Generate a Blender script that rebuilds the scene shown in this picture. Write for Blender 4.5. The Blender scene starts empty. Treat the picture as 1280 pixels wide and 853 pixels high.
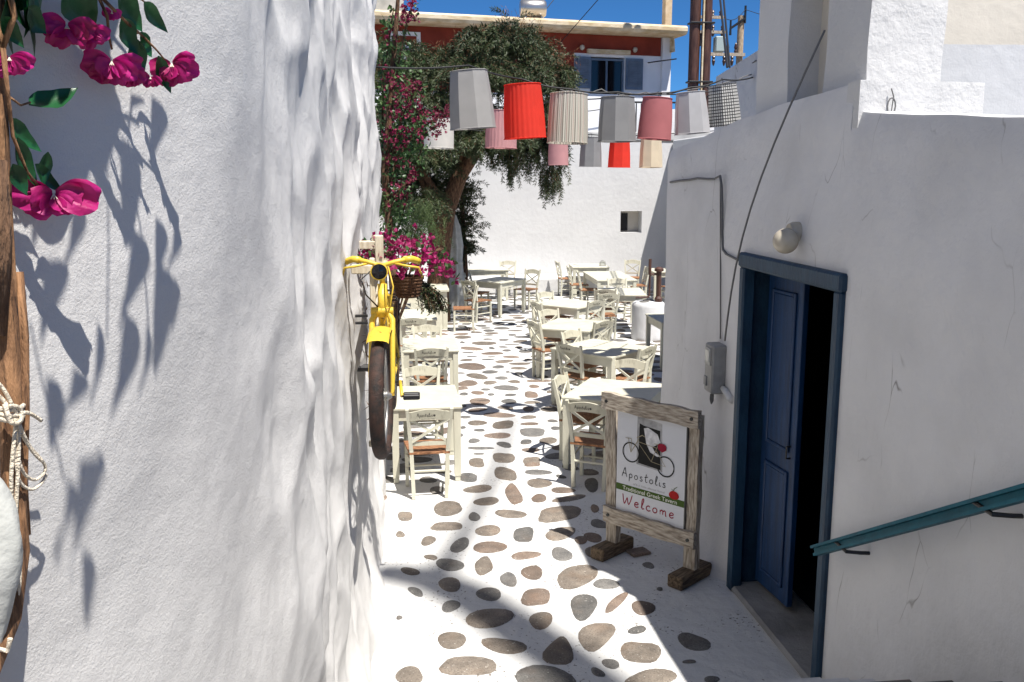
import bpy, math, random
import numpy as np
from mathutils import Vector, Matrix, noise
random.seed(7)
PI = math.pi
rad = math.radians
scene = bpy.context.scene
COL = scene.collection

# ------------------------------------------------------------------ camera
EYE = Vector((0, 0, 2.9))
PITCH, YAW, FPX = rad(10.0), rad(6.8), 1150.0
cam_d = bpy.data.cameras.new('camera')
cam_d.sensor_width = 36.0
cam_d.lens = 36.0 * FPX / 1280.0
cam_d.clip_start = 0.05
cam_d.clip_end = 3000
cam = bpy.data.objects.new('camera', cam_d)
COL.objects.link(cam)
cam.location = EYE
cam.rotation_euler = (PI / 2 - PITCH, 0, -YAW)
scene.camera = cam

# ------------------------------------------------------------------ sky and sun
SUN_H = Vector((0.25, -0.40, 1.0))          # towards the sun
sun_el = math.atan2(1.0, math.hypot(SUN_H.x, SUN_H.y))
sun_az = math.atan2(SUN_H.x, SUN_H.y)        # from +Y clockwise
world = bpy.data.worlds.new('World')
scene.world = world
world.use_nodes = True
wn = world.node_tree
wn.nodes.clear()
sky = wn.nodes.new('ShaderNodeTexSky')
sky.sky_type = 'NISHITA'
sky.sun_disc = False
sky.sun_elevation = sun_el
sky.sun_rotation = sun_az
sky.altitude = 300
sky.air_density = 0.5
sky.dust_density = 0.0
sky.ozone_density = 6.0
bg = wn.nodes.new('ShaderNodeBackground')
bg.inputs[1].default_value = 0.060
wo = wn.nodes.new('ShaderNodeOutputWorld')
tint = wn.nodes.new('ShaderNodeMix')          # deep summer blue, the same over the whole sky
tint.data_type = 'RGBA'; tint.blend_type = 'MULTIPLY'; tint.inputs[0].default_value = 1.0
tint.inputs[7].default_value = (.50, 1.0, 1.28, 1)
wn.links.new(sky.outputs[0], tint.inputs[6])
wn.links.new(tint.outputs[2], bg.inputs[0])
wn.links.new(bg.outputs[0], wo.inputs[0])
sun_d = bpy.data.lights.new('sun', 'SUN')
sun_d.energy = 5.0
sun_d.angle = rad(0.53)
sun_d.color = (1.0, 0.95, 0.88)
sun = bpy.data.objects.new('sun', sun_d)
COL.objects.link(sun)
sun.rotation_euler = SUN_H.to_track_quat('Z', 'Y').to_euler()
sun.location = (6, -8, 20)
scene.view_settings.view_transform = 'Standard'
scene.view_settings.look = 'None'
scene.view_settings.exposure = 0.74
scene.view_settings.gamma = 1.0
scene.cycles.use_denoising = True
scene.cycles.max_bounces = 8

# ------------------------------------------------------------------ survey helpers (photo point -> place)
_fw = Vector((math.sin(YAW) * math.cos(PITCH), math.cos(YAW) * math.cos(PITCH), -math.sin(PITCH)))
_rt = Vector((math.cos(YAW), -math.sin(YAW), 0))
_up = _rt.cross(_fw)
def ray(px, py): return _fw + _rt * ((px - 640) / FPX) - _up * ((py - 426.5) / FPX)
def on_z(px, py, z=0.0):
    r = ray(px, py); return EYE + r * ((z - EYE.z) / r.z)
def on_y(px, py, y):
    r = ray(px, py); return EYE + r * (y / r.y)
def on_x(px, py, x):
    r = ray(px, py); return EYE + r * (x / r.x)

# ------------------------------------------------------------------ mesh helpers
class MB:
    def __init__(s): s.v = []; s.f = []
    def add(s, vs, fs):
        o = len(s.v); s.v += [tuple(p) for p in vs]; s.f += [tuple(i + o for i in f) for f in fs]
    def box(s, c, d, rot=(0, 0, 0), bev=0.0):
        from mathutils import Euler
        m = Euler(rot).to_matrix(); c = Vector(c)
        hx, hy, hz = d[0] / 2, d[1] / 2, d[2] / 2
        if bev <= 0:
            vs = [Vector((x * hx, y * hy, z * hz)) for x in (-1, 1) for y in (-1, 1) for z in (-1, 1)]
            fs = [(0, 1, 3, 2), (4, 6, 7, 5), (0, 4, 5, 1), (2, 3, 7, 6), (0, 2, 6, 4), (1, 5, 7, 3)]
        else:
            b = min(bev, hx * .9, hy * .9, hz * .9)
            vs = []; idx = {}
            for x in (-1, 1):
                for y in (-1, 1):
                    for z in (-1, 1):
                        for a in range(3):
                            q = [hx - b, hy - b, hz - b]; q[a] += b
                            idx[(x, y, z, a)] = len(vs)
                            vs.append(Vector((x * q[0], y * q[1], z * q[2])))
            fs = []
            for a in range(3):
                b1, b2 = (a + 1) % 3, (a + 2) % 3
                for sg in (-1, 1):
                    ring = []
                    for (u, w) in ((-1, -1), (1, -1), (1, 1), (-1, 1)):
                        k = [0, 0, 0]; k[a] = sg; k[b1] = u; k[b2] = w
                        ring.append(idx[(k[0], k[1], k[2], a)])
                    fs.append(tuple(ring if sg > 0 else ring[::-1]))
            for a in range(3):                      # edge along axis a
                b1, b2 = (a + 1) % 3, (a + 2) % 3
                for u in (-1, 1):
                    for w in (-1, 1):
                        def I(sa, ax):
                            k = [0, 0, 0]; k[a] = sa; k[b1] = u; k[b2] = w
                            return idx[(k[0], k[1], k[2], ax)]
                        q = (I(-1, b1), I(1, b1), I(1, b2), I(-1, b2))
                        fs.append(q if u * w > 0 else q[::-1])
            for x in (-1, 1):
                for y in (-1, 1):
                    for z in (-1, 1):
                        t = (idx[(x, y, z, 0)], idx[(x, y, z, 1)], idx[(x, y, z, 2)])
                        fs.append(t if x * y * z > 0 else t[::-1])
        s.add([m @ p + c for p in vs], fs)
    def tube(s, pts, r, n=8, cap=True, sq=False, flat=1.0):
        pts = [Vector(p) for p in pts]; k = len(pts)
        rs = r if isinstance(r, (list, tuple)) else [r] * k
        t = (pts[1] - pts[0]).normalized()
        ref = Vector((0, 0, 1)) if abs(t.z) < 0.9 else Vector((1, 0, 0))
        a = (ref - t * ref.dot(t)).normalized()
        rings = []; vs = []; fs = []
        off = PI / n if sq else 0
        for i, p in enumerate(pts):
            if i == 0: tt = pts[1] - pts[0]
            elif i == k - 1: tt = pts[-1] - pts[-2]
            else: tt = (pts[i + 1] - pts[i]).normalized() + (pts[i] - pts[i - 1]).normalized()
            if tt.length < 1e-9: tt = t
            t = tt.normalized()
            a = a - t * a.dot(t)
            if a.length < 1e-6: a = t.orthogonal()
            a.normalize(); b = t.cross(a)
            for j in range(n):
                an = off + 2 * PI * j / n
                vs.append(p + (a * math.cos(an) + b * (math.sin(an) * flat)) * rs[i])
        for i in range(k - 1):
            for j in range(n):
                fs.append((i * n + j, i * n + (j + 1) % n, (i + 1) * n + (j + 1) % n, (i + 1) * n + j))
        if cap:
            fs.append(tuple(range(n))[::-1]); fs.append(tuple((k - 1) * n + j for j in range(n)))
        s.add(vs, fs)
    def lathe(s, prof, c=(0, 0, 0), n=24, mat=None, mod=None, cap=False):
        c = Vector(c); vs = []; fs = []
        for i, (r, z) in enumerate(prof):
            for j in range(n):
                an = 2 * PI * j / n
                q = mod(an) if mod else 1.0
                p = Vector((r * q * math.cos(an), r * q * math.sin(an), z))
                vs.append((mat @ p if mat else p) + c)
        for i in range(len(prof) - 1):
            for j in range(n):
                fs.append((i * n + j, i * n + (j + 1) % n, (i + 1) * n + (j + 1) % n, (i + 1) * n + j))
        if cap:
            fs.append(tuple(range(n))[::-1]); fs.append(tuple((len(prof) - 1) * n + j for j in range(n)))
        s.add(vs, fs)
    def prism(s, pts, d):
        """closed outline pts (3-D) pushed along vector d"""
        n = len(pts); pts = [Vector(p) for p in pts]; d = Vector(d)
        vs = pts + [p + d for p in pts]
        fs = [tuple(range(n))[::-1], tuple(range(n, 2 * n))] + [(i, (i + 1) % n, n + (i + 1) % n, n + i) for i in range(n)]
        s.add(vs, fs)
    def ribbon(s, pts2, w, fr, lift=0.0):
        """flat stroke in the plane of frame fr=(o,u,v,n)"""
        o, u, v, nn = fr; P = [Vector((p[0], p[1])) for p in pts2]; k = len(P); vs = []
        for i in range(k):
            t = (P[min(i + 1, k - 1)] - P[max(i - 1, 0)])
            if t.length < 1e-9: t = Vector((1, 0))
            t.normalize(); q = Vector((-t.y, t.x)) * (w / 2)
            ww = 1.0 if 0 < i < k - 1 else .6
            for sg in (1, -1):
                a = P[i] + q * sg * ww
                vs.append(o + u * a.x + v * a.y + nn * lift)
        s.add(vs, [(2 * i, 2 * i + 1, 2 * i + 3, 2 * i + 2) for i in range(k - 1)])
    def fan(s, pts2, fr, lift=0.0):
        o, u, v, nn = fr
        s.add([o + u * p[0] + v * p[1] + nn * lift for p in pts2], [tuple(range(len(pts2)))])
    def build(s, name, mat, parent=None, smooth=False, loc=None, fix=True):
        me = bpy.data.meshes.new(name)
        me.from_pydata(s.v, [], s.f)
        if fix:
            import bmesh
            bm = bmesh.new(); bm.from_mesh(me); bmesh.ops.recalc_face_normals(bm, faces=bm.faces); bm.to_mesh(me); bm.free()
        me.materials.append(mat)
        if smooth:
            me.polygons.foreach_set('use_smooth', [True] * len(me.polygons))
            if smooth != True: 
                try: me.set_sharp_from_angle(angle=rad(smooth))
                except Exception: pass
        me.update()
        o = bpy.data.objects.new(name, me); COL.objects.link(o)
        if parent: o.parent = parent
        if loc is not None: o.location = loc
        if name in ('blooms', 'leaves', 'crown', 'foliage', 'twigs', 'stems', 'seed_sprays', 'dry_twigs', 'spokes') and len(s.f) > 20: o['kind'] = 'stuff'
        return o

def tag(o, label=None, cat=None, group=None, kind=None):
    if label: o['label'] = label
    if cat: o['category'] = cat
    if group: o['group'] = group
    if kind: o['kind'] = kind
    return o
def thing(name, label, cat, loc=(0, 0, 0), rz=0.0, group=None):
    o = bpy.data.objects.new(name, None); COL.objects.link(o)
    o.empty_display_size = 0.1
    o.location = loc; o.rotation_euler = (0, 0, rz)
    return tag(o, label, cat, group)
KIDS = {}
def copy_tree(o, parent=None):
    c = o.copy(); COL.objects.link(c)
    if parent: c.parent = parent
    for ch in o.children: copy_tree(ch, c)
    return c

# ------------------------------------------------------------------ materials
def mat(name, c1, c2=None, scale=6.0, rough=0.8, bump=0.0, bscale=40.0, stretch=(1, 1, 1), metal=0.0, transl=0.0,
        contrast=(0.35, 0.65), coords='Object', detail=4, spec=None, rnd=0.0, bdist=0.01):
    m = bpy.data.materials.new(name); m.use_nodes = True
    nt = m.node_tree; N = nt.nodes; L = nt.links
    b = N['Principled BSDF']
    b.inputs['Roughness'].default_value = rough
    b.inputs['Metallic'].default_value = metal
    if spec is not None: b.inputs['Specular IOR Level'].default_value = spec
    tc = N.new('ShaderNodeTexCoord'); mp = N.new('ShaderNodeMapping')
    mp.inputs['Scale'].default_value = stretch
    L.new(tc.outputs[coords], mp.inputs[0])
    vec = mp.outputs[0]
    if c2 is not None:
        nz = N.new('ShaderNodeTexNoise'); nz.inputs['Scale'].default_value = scale; nz.inputs['Detail'].default_value = detail
        L.new(vec, nz.inputs['Vector'])
        cr = N.new('ShaderNodeValToRGB')
        cr.color_ramp.elements[0].position = contrast[0]; cr.color_ramp.elements[1].position = contrast[1]
        cr.color_ramp.elements[0].color = (*c1, 1); cr.color_ramp.elements[1].color = (*c2, 1)
        L.new(nz.outputs[0], cr.inputs[0]); out = cr.outputs[0]
    else:
        rg = N.new('ShaderNodeRGB'); rg.outputs[0].default_value = (*c1, 1); out = rg.outputs[0]
    if rnd > 0:
        oi = N.new('ShaderNodeObjectInfo'); mr = N.new('ShaderNodeMapRange')
        mr.inputs[3].default_value = 1 - rnd; mr.inputs[4].default_value = 1 + rnd
        L.new(oi.outputs['Random'], mr.inputs[0])
        mx = N.new('ShaderNodeVectorMath'); mx.operation = 'SCALE'
        L.new(out, mx.inputs[0]); L.new(mr.outputs[0], mx.inputs['Scale']); out = mx.outputs[0]
    L.new(out, b.inputs['Base Color'])
    if bump > 0:
        n2 = N.new('ShaderNodeTexNoise'); n2.inputs['Scale'].default_value = bscale; n2.inputs['Detail'].default_value = 5
        L.new(vec, n2.inputs['Vector'])
        bp = N.new('ShaderNodeBump'); bp.inputs['Strength'].default_value = bump; bp.inputs['Distance'].default_value = bdist
        L.new(n2.outputs[0], bp.inputs['Height']); L.new(bp.outputs[0], b.inputs['Normal'])
    if transl > 0:
        tr = N.new('ShaderNodeBsdfTranslucent'); L.new(out, tr.inputs[0])
        ms = N.new('ShaderNodeMixShader'); ms.inputs[0].default_value = transl
        L.new(b.outputs[0], ms.inputs[1]); L.new(tr.outputs[0], ms.inputs[2])
        L.new(ms.outputs[0], N['Material Output'].inputs[0])
    return m

def plaster(name, base, fine=0.5, coarse=0.3, dirt=0.06, speck=0.0, crack=0.0, fscale=90.0):
    m = bpy.data.materials.new(name); m.use_nodes = True
    nt = m.node_tree; N = nt.nodes; L = nt.links
    b = N['Principled BSDF']; b.inputs['Roughness'].default_value = 0.85
    b.inputs['Specular IOR Level'].default_value = 0.25
    tc = N.new('ShaderNodeTexCoord')
    n1 = N.new('ShaderNodeTexNoise'); n1.inputs['Scale'].default_value = 1.7; n1.inputs['Detail'].default_value = 6
    L.new(tc.outputs['Object'], n1.inputs['Vector'])
    cr = N.new('ShaderNodeValToRGB')
    cr.color_ramp.elements[0].position = .3; cr.color_ramp.elements[1].position = .6
    cr.color_ramp.elements[0].color = (*[c * (1 - dirt) for c in base], 1); cr.color_ramp.elements[1].color = (*base, 1)
    L.new(n1.outputs[0], cr.inputs[0]); out = cr.outputs[0]
    if speck > 0:
        n3 = N.new('ShaderNodeTexNoise'); n3.inputs['Scale'].default_value = 42; n3.inputs['Detail'].default_value = 3
        L.new(tc.outputs['Object'], n3.inputs['Vector'])
        n4 = N.new('ShaderNodeTexNoise'); n4.inputs['Scale'].default_value = 2.3
        L.new(tc.outputs['Object'], n4.inputs['Vector'])
        ml = N.new('ShaderNodeMath'); ml.operation = 'MULTIPLY_ADD'; ml.inputs[1].default_value = .35; L.new(n4.outputs[0], ml.inputs[0]); L.new(n3.outputs[0], ml.inputs[2])
        c3 = N.new('ShaderNodeValToRGB'); c3.color_ramp.elements[0].position = .82; c3.color_ramp.elements[1].position = .885
        c3.color_ramp.elements[0].color = (0, 0, 0, 1); c3.color_ramp.elements[1].color = (speck, speck, speck, 1)
        L.new(ml.outputs[0], c3.inputs[0])
        mx = N.new('ShaderNodeMix'); mx.data_type = 'RGBA'; mx.inputs[7].default_value = (.12, .10, .08, 1)
        L.new(c3.outputs[0], mx.inputs[0]); L.new(out, mx.inputs[6]); out = mx.outputs[2]
    if crack > 0:
        mp = N.new('ShaderNodeMapping'); mp.inputs['Scale'].default_value = (1, 1.5, .55); L.new(tc.outputs['Object'], mp.inputs[0])
        nw = N.new('ShaderNodeTexNoise'); nw.inputs['Scale'].default_value = 3; L.new(mp.outputs[0], nw.inputs['Vector'])
        ad = N.new('ShaderNodeMix'); ad.data_type = 'RGBA'; ad.inputs[0].default_value = .25; L.new(mp.outputs[0], ad.inputs[6]); L.new(nw.outputs[1], ad.inputs[7])
        vo = N.new('ShaderNodeTexVoronoi'); vo.feature = 'DISTANCE_TO_EDGE'; vo.inputs['Scale'].default_value = 2.6; L.new(ad.outputs[2], vo.inputs['Vector'])
        c4 = N.new('ShaderNodeValToRGB'); c4.color_ramp.elements[0].position = 0.0; c4.color_ramp.elements[1].position = .008
        c4.color_ramp.elements[0].color = (1, 1, 1, 1); c4.color_ramp.elements[1].color = (0, 0, 0, 1); L.new(vo.outputs[0], c4.inputs[0])
        nm = N.new('ShaderNodeTexNoise'); nm.inputs['Scale'].default_value = 2.2; nm.inputs['Detail'].default_value = 3; L.new(tc.outputs['Object'], nm.inputs['Vector'])
        c5 = N.new('ShaderNodeValToRGB'); c5.color_ramp.elements[0].position = .54; c5.color_ramp.elements[1].position = .66; L.new(nm.outputs[0], c5.inputs[0])
        mu = N.new('ShaderNodeMath'); mu.operation = 'MULTIPLY'; L.new(c4.outputs[0], mu.inputs[0]); L.new(c5.outputs[0], mu.inputs[1])
        mu2 = N.new('ShaderNodeMath'); mu2.operation = 'MULTIPLY'; mu2.inputs[1].default_value = crack; L.new(mu.outputs[0], mu2.inputs[0])
        mx = N.new('ShaderNodeMix'); mx.data_type = 'RGBA'; mx.inputs[7].default_value = (.22, .21, .2, 1)
        L.new(mu2.outputs[0], mx.inputs[0]); L.new(out, mx.inputs[6]); out = mx.outputs[2]
    L.new(out, b.inputs['Base Color'])
    nf = N.new('ShaderNodeTexNoise'); nf.inputs['Scale'].default_value = fscale; nf.inputs['Detail'].default_value = 8; nf.inputs['Roughness'].default_value = .72
    nc = N.new('ShaderNodeTexNoise'); nc.inputs['Scale'].default_value = 9; nc.inputs['Detail'].default_value = 4
    for q in (nf, nc): L.new(tc.outputs['Object'], q.inputs['Vector'])
    b1 = N.new('ShaderNodeBump'); b1.inputs['Strength'].default_value = fine; b1.inputs['Distance'].default_value = .006
    b2 = N.new('ShaderNodeBump'); b2.inputs['Strength'].default_value = coarse; b2.inputs['Distance'].default_value = .03
    L.new(nf.outputs[0], b1.inputs['Height']); L.new(nc.outputs[0], b2.inputs['Height'])
    L.new(b2.outputs[0], b1.inputs['Normal']); L.new(b1.outputs[0], b.inputs['Normal'])
    return m

WHITE = plaster('whitewash', (.62, .62, .62), .5, .25, .05)
WALL_L = plaster('whitewash_rough', (.645, .637, .625), .55, .28, .05, fscale=170)
WALL_R = plaster('whitewash_weathered', (.645, .645, .655), .5, .5, .12, crack=.9)
WALL_ROUGH = plaster('whitewash_stippled', (.58, .58, .58), 1.0, .5, .04, fscale=45)
CREAMWALL = plaster('cream_render', (.62, .58, .51), .3, .2, .10)
GROUND_M = plaster('painted_mortar', (.63, .63, .62), .5, .6, .06, speck=.9)
CREAM = mat('cream_paint', (.50, .485, .385), (.58, .565, .46), 9, .55, .25, 30, (1, 1, .25), contrast=(.25, .6))
CREAM_DK = mat('chipped_cream_paint', (.30, .28, .21), (.51, .49, .385), 22, .6, .3, 40, (1, 1, .3), contrast=(.28, .45))
RUSH = mat('woven_rush', (.16, .07, .032), (.40, .19, .09), 26, .85, .9, 60, (1, 4, 1), bdist=.012)
def stone_mat(name, a, b, fleck):
    m = mat(name, a, b, 9, .8, .6, 70, rnd=.24, contrast=(.32, .68), detail=8); nt = m.node_tree; N = nt.nodes; L = nt.links
    p = N['Principled BSDF']; src = p.inputs['Base Color'].links[0].from_socket; tc = [n for n in N if n.bl_idname == 'ShaderNodeTexCoord'][0]
    def layer(scale, lo, hi, colr, fac, src):
        nz = N.new('ShaderNodeTexNoise'); nz.inputs['Scale'].default_value = scale; nz.inputs['Detail'].default_value = 3; L.new(tc.outputs['Object'], nz.inputs['Vector'])
        cr = N.new('ShaderNodeValToRGB'); cr.color_ramp.elements[0].position = lo; cr.color_ramp.elements[1].position = hi
        cr.color_ramp.elements[0].color = (0, 0, 0, 1); cr.color_ramp.elements[1].color = (fac, fac, fac, 1); L.new(nz.outputs[0], cr.inputs[0])
        mx = N.new('ShaderNodeMix'); mx.data_type = 'RGBA'; mx.inputs[7].default_value = (*colr, 1); L.new(cr.outputs[0], mx.inputs[0]); L.new(src, mx.inputs[6]); return mx.outputs[2]
    src = layer(95, .50, .66, (a[0] * .45, a[1] * .45, a[2] * .45), .6, src)
    src = layer(60, .66, .70, (.62, .60, .56), fleck, src)
    src = layer(5, .52, .75, (a[0] * 1.5, a[1] * 1.15, a[2] * .9), .45, src)
    L.new(src, p.inputs['Base Color']); return m
STONE = stone_mat('paving_stone', (.125, .106, .088), (.225, .19, .155), .5)
STONE_G = stone_mat('grey_paving_stone', (.098, .096, .093), (.18, .172, .16), .4)
STONE_R = stone_mat('reddish_paving_stone', (.14, .108, .087), (.235, .178, .14), .45)
OLDWOOD = mat('weathered_wood', (.17, .13, .095), (.50, .44, .36), 14, .9, .9, 28, (5, 5, .8), contrast=(.3, .62))
OLDWOOD_H = mat('weathered_wood_cross', (.17, .13, .095), (.50, .44, .36), 14, .9, .9, 28, (.8, 5, 5), contrast=(.3, .62))
BLOCKWOOD = mat('brown_block_wood', (.06, .04, .022), (.20, .14, .085), 12, .9, .7, 30, (6, 1, 6))
BARK = mat('bark', (.05, .025, .014), (.20, .11, .06), 14, .95, 1.0, 22, (3, 3, .7), bdist=.03)
BRANCHW = mat('dry_branch', (.10, .045, .02), (.36, .19, .09), 16, .85, .9, 30, (3, 3, .5), bdist=.02)
ROPE = mat('cotton_rope', (.60, .52, .40), (.78, .70, .57), 60, .9, .8, 200)
CLOTH_W = mat('white_canvas', (.42, .43, .40), (.54, .55, .52), 8, .9, .4, 14, bdist=.03)
YELLOW = mat('yellow_paint', (.16, .07, .02), (.66, .45, .045), 26, .42, .15, 60, contrast=(.30, .38), detail=6)
TYRE = mat('old_tyre_rubber', (.010, .008, .007), (.05, .022, .014), 22, .75, .5, 120)
BLACKM = mat('black_metal', (.015, .015, .016), None, rough=.4)
GLASSB = mat('dark_lamp_glass', (.008, .008, .01), None, rough=.08)
CHROME = mat('dull_chrome', (.45, .44, .42), None, rough=.35, metal=.9)
WICKER = mat('wicker', (.07, .03, .014), (.22, .11, .05), 50, .8, .9, 90, (1, 1, 3))
BLUE = mat('navy_door_paint', (.0015, .020, .068), (.003, .036, .118), 5, .5, .35, 24, (1, 6, .5))
BLUE_F = mat('blue_frame_paint', (.004, .026, .058), (.010, .046, .090), 9, .55, .5, 30, (1, 3, .6))
TEAL = mat('teal_paint', (.0015, .070, .105), (.003, .100, .145), 10, .55, .1, 60, spec=.2)
ROOM_SHADE = mat('painted_room_shade', (.02, .02, .022), None, rough=.9)  # near-black colour painted in for the unlit space behind openings
METER = mat('grey_plastic', (.22, .22, .215), (.30, .30, .295), 10, .5)
GLOBE = mat('aged_globe_glass', (.40, .35, .27), (.52, .48, .40), 7, .25)
WIREB = mat('black_cable', (.012, .012, .013), None, rough=.6)
WIREG = mat('grey_cable', (.13, .13, .13), None, rough=.7)
RED = mat('rust_red_render', (.17, .022, .010), (.25, .037, .018), 1.5, .9, .3, 30)
SLAB = mat('ochre_concrete', (.50, .38, .22), (.70, .60, .44), 3, .9, .4, 20, (1, 1, 3))
HWHITE = mat('house_white', (.74, .75, .77), (.80, .80, .82), 2, .85, .2, 20)
SHUT = mat('slate_blue_shutter', (.09, .13, .19), (.13, .18, .25), 4, .6)
GLASS = mat('window_glass', (.006, .007, .009), None, rough=.06)
RUSTP = mat('brown_pipe', (.045, .016, .010), (.10, .045, .030), 7, .5, .3, 40, (3, 3, .4))
POLEW = mat('grey_pole_wood', (.28, .19, .11), (.52, .42, .30), 12, .9, .5, 20, (4, 4, .5))
TANC = mat('tan_render', (.52, .38, .22), (.66, .52, .36), 4, .9)
LEAF_D = mat('pepper_leaf', (.013, .028, .009), (.066, .088, .030), 1.3, .6, transl=.14, rnd=.15, contrast=(.3, .7))
LEAF_B = mat('bougainvillea_leaf', (.03, .085, .025), (.09, .16, .05), 2.2, .45, transl=.3)
LEAF_N = mat('glossy_leaf', (.006, .050, .016), (.018, .105, .034), 11, .32, .35, 30, transl=.22)
LEAF_R = mat('rosemary_leaf', (.06, .115, .035), (.15, .20, .075), 2.0, .6, transl=.25)
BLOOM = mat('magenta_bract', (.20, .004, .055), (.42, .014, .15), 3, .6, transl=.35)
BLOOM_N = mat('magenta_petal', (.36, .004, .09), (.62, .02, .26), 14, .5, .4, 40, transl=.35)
STAMEN = mat('pale_stamen', (.75, .68, .55), None)
PANEL = mat('printed_panel', (.60, .61, .64), None, rough=.45, spec=.2)
P_BLACK = mat('print_black', (.012, .012, .012), None, rough=.55, spec=.15)
P_GREY = mat('print_grey', (.20, .20, .205), (.42, .42, .43), 16, rough=.4)
P_WHITE = mat('print_pale', (.40, .40, .42), (.72, .72, .73), 20, rough=.4)
P_GREEN = mat('print_green', (.055, .10, .018), None, rough=.55, spec=.15)
P_RED = mat('print_red', (.38, .012, .012), None, rough=.55, spec=.15)
P_CRIM = mat('print_crimson', (.26, .008, .03), None, rough=.55, spec=.15)
P_TAN = mat('print_khaki', (.30, .26, .17), None, rough=.55, spec=.15)
LOGO = mat('logo_ink', (.05, .045, .04), None, rough=.6)
CERAM = mat('insulator_glaze', (.05, .022, .015), None, rough=.3)
TANK = mat('brushed_steel', (.50, .48, .46), None, rough=.3, metal=.85)

def fabric(name, c1, c2=None, kind=None, transl=.35):
    m = bpy.data.materials.new(name); m.use_nodes = True
    nt = m.node_tree; N = nt.nodes; L = nt.links
    b = N['Principled BSDF']; b.inputs['Roughness'].default_value = .85; b.inputs['Specular IOR Level'].default_value = .15
    tc = N.new('ShaderNodeTexCoord'); out = None
    sep = N.new('ShaderNodeSeparateXYZ'); L.new(tc.outputs['Object'], sep.inputs[0])
    if kind in ('stripe', 'check'):
        at = N.new('ShaderNodeMath'); at.operation = 'ARCTAN2'; L.new(sep.outputs[1], at.inputs[0]); L.new(sep.outputs[0], at.inputs[1])
        cols = c2
        if kind == 'stripe':
            mu = N.new('ShaderNodeMath'); mu.operation = 'MULTIPLY'; mu.inputs[1].default_value = 3.2; L.new(at.outputs[0], mu.inputs[0])
            fr = N.new('ShaderNodeMath'); fr.operation = 'FRACT'; L.new(mu.outputs[0], fr.inputs[0])
            cr = N.new('ShaderNodeValToRGB'); cr.color_ramp.interpolation = 'CONSTANT'
            el = cr.color_ramp.elements
            el[0].position = 0; el[0].color = (*cols[0], 1); el[1].position = .9; el[1].color = (*cols[0], 1)
            for p, c in zip((.14, .24, .42, .50, .62, .78), (cols[1], cols[0], cols[2], cols[0], cols[3], cols[4])):
                e = el.new(p); e.color = (*c, 1)
            L.new(fr.outputs[0], cr.inputs[0]); out = cr.outputs[0]
        else:
            def lines(src, k):
                mu = N.new('ShaderNodeMath'); mu.operation = 'MULTIPLY'; mu.inputs[1].default_value = k; L.new(src, mu.inputs[0])
                fr = N.new('ShaderNodeMath'); fr.operation = 'FRACT'; L.new(mu.outputs[0], fr.inputs[0])
                lt = N.new('ShaderNodeMath'); lt.operation = 'LESS_THAN'; lt.inputs[1].default_value = .30; L.new(fr.outputs[0], lt.inputs[0]); return lt.outputs[0]
            a_ = lines(at.outputs[0], 6.2); z_ = lines(sep.outputs[2], 30)
            mm = N.new('ShaderNodeMath'); mm.operation = 'MAXIMUM'; L.new(a_, mm.inputs[0]); L.new(z_, mm.inputs[1])
            mx = N.new('ShaderNodeMix'); mx.data_type = 'RGBA'; mx.inputs[6].default_value = (*c1, 1); mx.inputs[7].default_value = (*cols, 1)
            L.new(mm.outputs[0], mx.inputs[0]); out = mx.outputs[2]
    else:
        nz = N.new('ShaderNodeTexNoise'); nz.inputs['Scale'].default_value = 5; L.new(tc.outputs['Object'], nz.inputs['Vector'])
        cr = N.new('ShaderNodeValToRGB'); cr.color_ramp.elements[0].position = .3; cr.color_ramp.elements[1].position = .7
        cr.color_ramp.elements[0].color = (*[x * .86 for x in c1], 1); cr.color_ramp.elements[1].color = (*c1, 1)
        L.new(nz.outputs[0], cr.inputs[0]); out = cr.outputs[0]
    L.new(out, b.inputs['Base Color'])
    wv = N.new('ShaderNodeTexNoise'); wv.inputs['Scale'].default_value = 160; L.new(tc.outputs['Object'], wv.inputs['Vector'])
    bp = N.new('ShaderNodeBump'); bp.inputs['Strength'].default_value = .3; bp.inputs['Distance'].default_value = .004; L.new(wv.outputs[0], bp.inputs['Height']); L.new(bp.outputs[0], b.inputs['Normal'])
    tr = N.new('ShaderNodeBsdfTranslucent'); L.new(out, tr.inputs[0])
    ms = N.new('ShaderNodeMixShader'); ms.inputs[0].default_value = transl
    L.new(b.outputs[0], ms.inputs[1]); L.new(tr.outputs[0], ms.inputs[2]); L.new(ms.outputs[0], N['Material Output'].inputs[0])
    return m

# ================================================================== GROUND
gm = MB()
gx = [-3 + i * .5 for i in range(25)]
gy = [-1.5 + i * .5 for i in range(57)]
def ground_h(x, y): return 0.0
vs = [(x, y, 0.0) for y in gy for x in gx]
nx = len(gx)
gm.add(vs, [(j * nx + i, j * nx + i + 1, (j + 1) * nx + i + 1, (j + 1) * nx + i) for j in range(len(gy) - 1) for i in range(nx - 1)])
ground = gm.build('paved_ground', GROUND_M)
tag(ground, 'white painted mortar paving of the alley and the square', kind='structure')

tmb = MB(); tmb.add([(-300, -300, -.06), (300, -300, -.06), (300, 400, -.06), (-300, 400, -.06)], [(0, 1, 2, 3)])
tag(tmb.build('terrain', mat('low_bounce_soil', (.12, .09, .06), (.20, .16, .11), .8, .95, .4, 6)), 'dark brown soil added around the paving to lower the bounced light', kind='structure')  # unseen ground, made dark to throw less light back onto the walls

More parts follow.
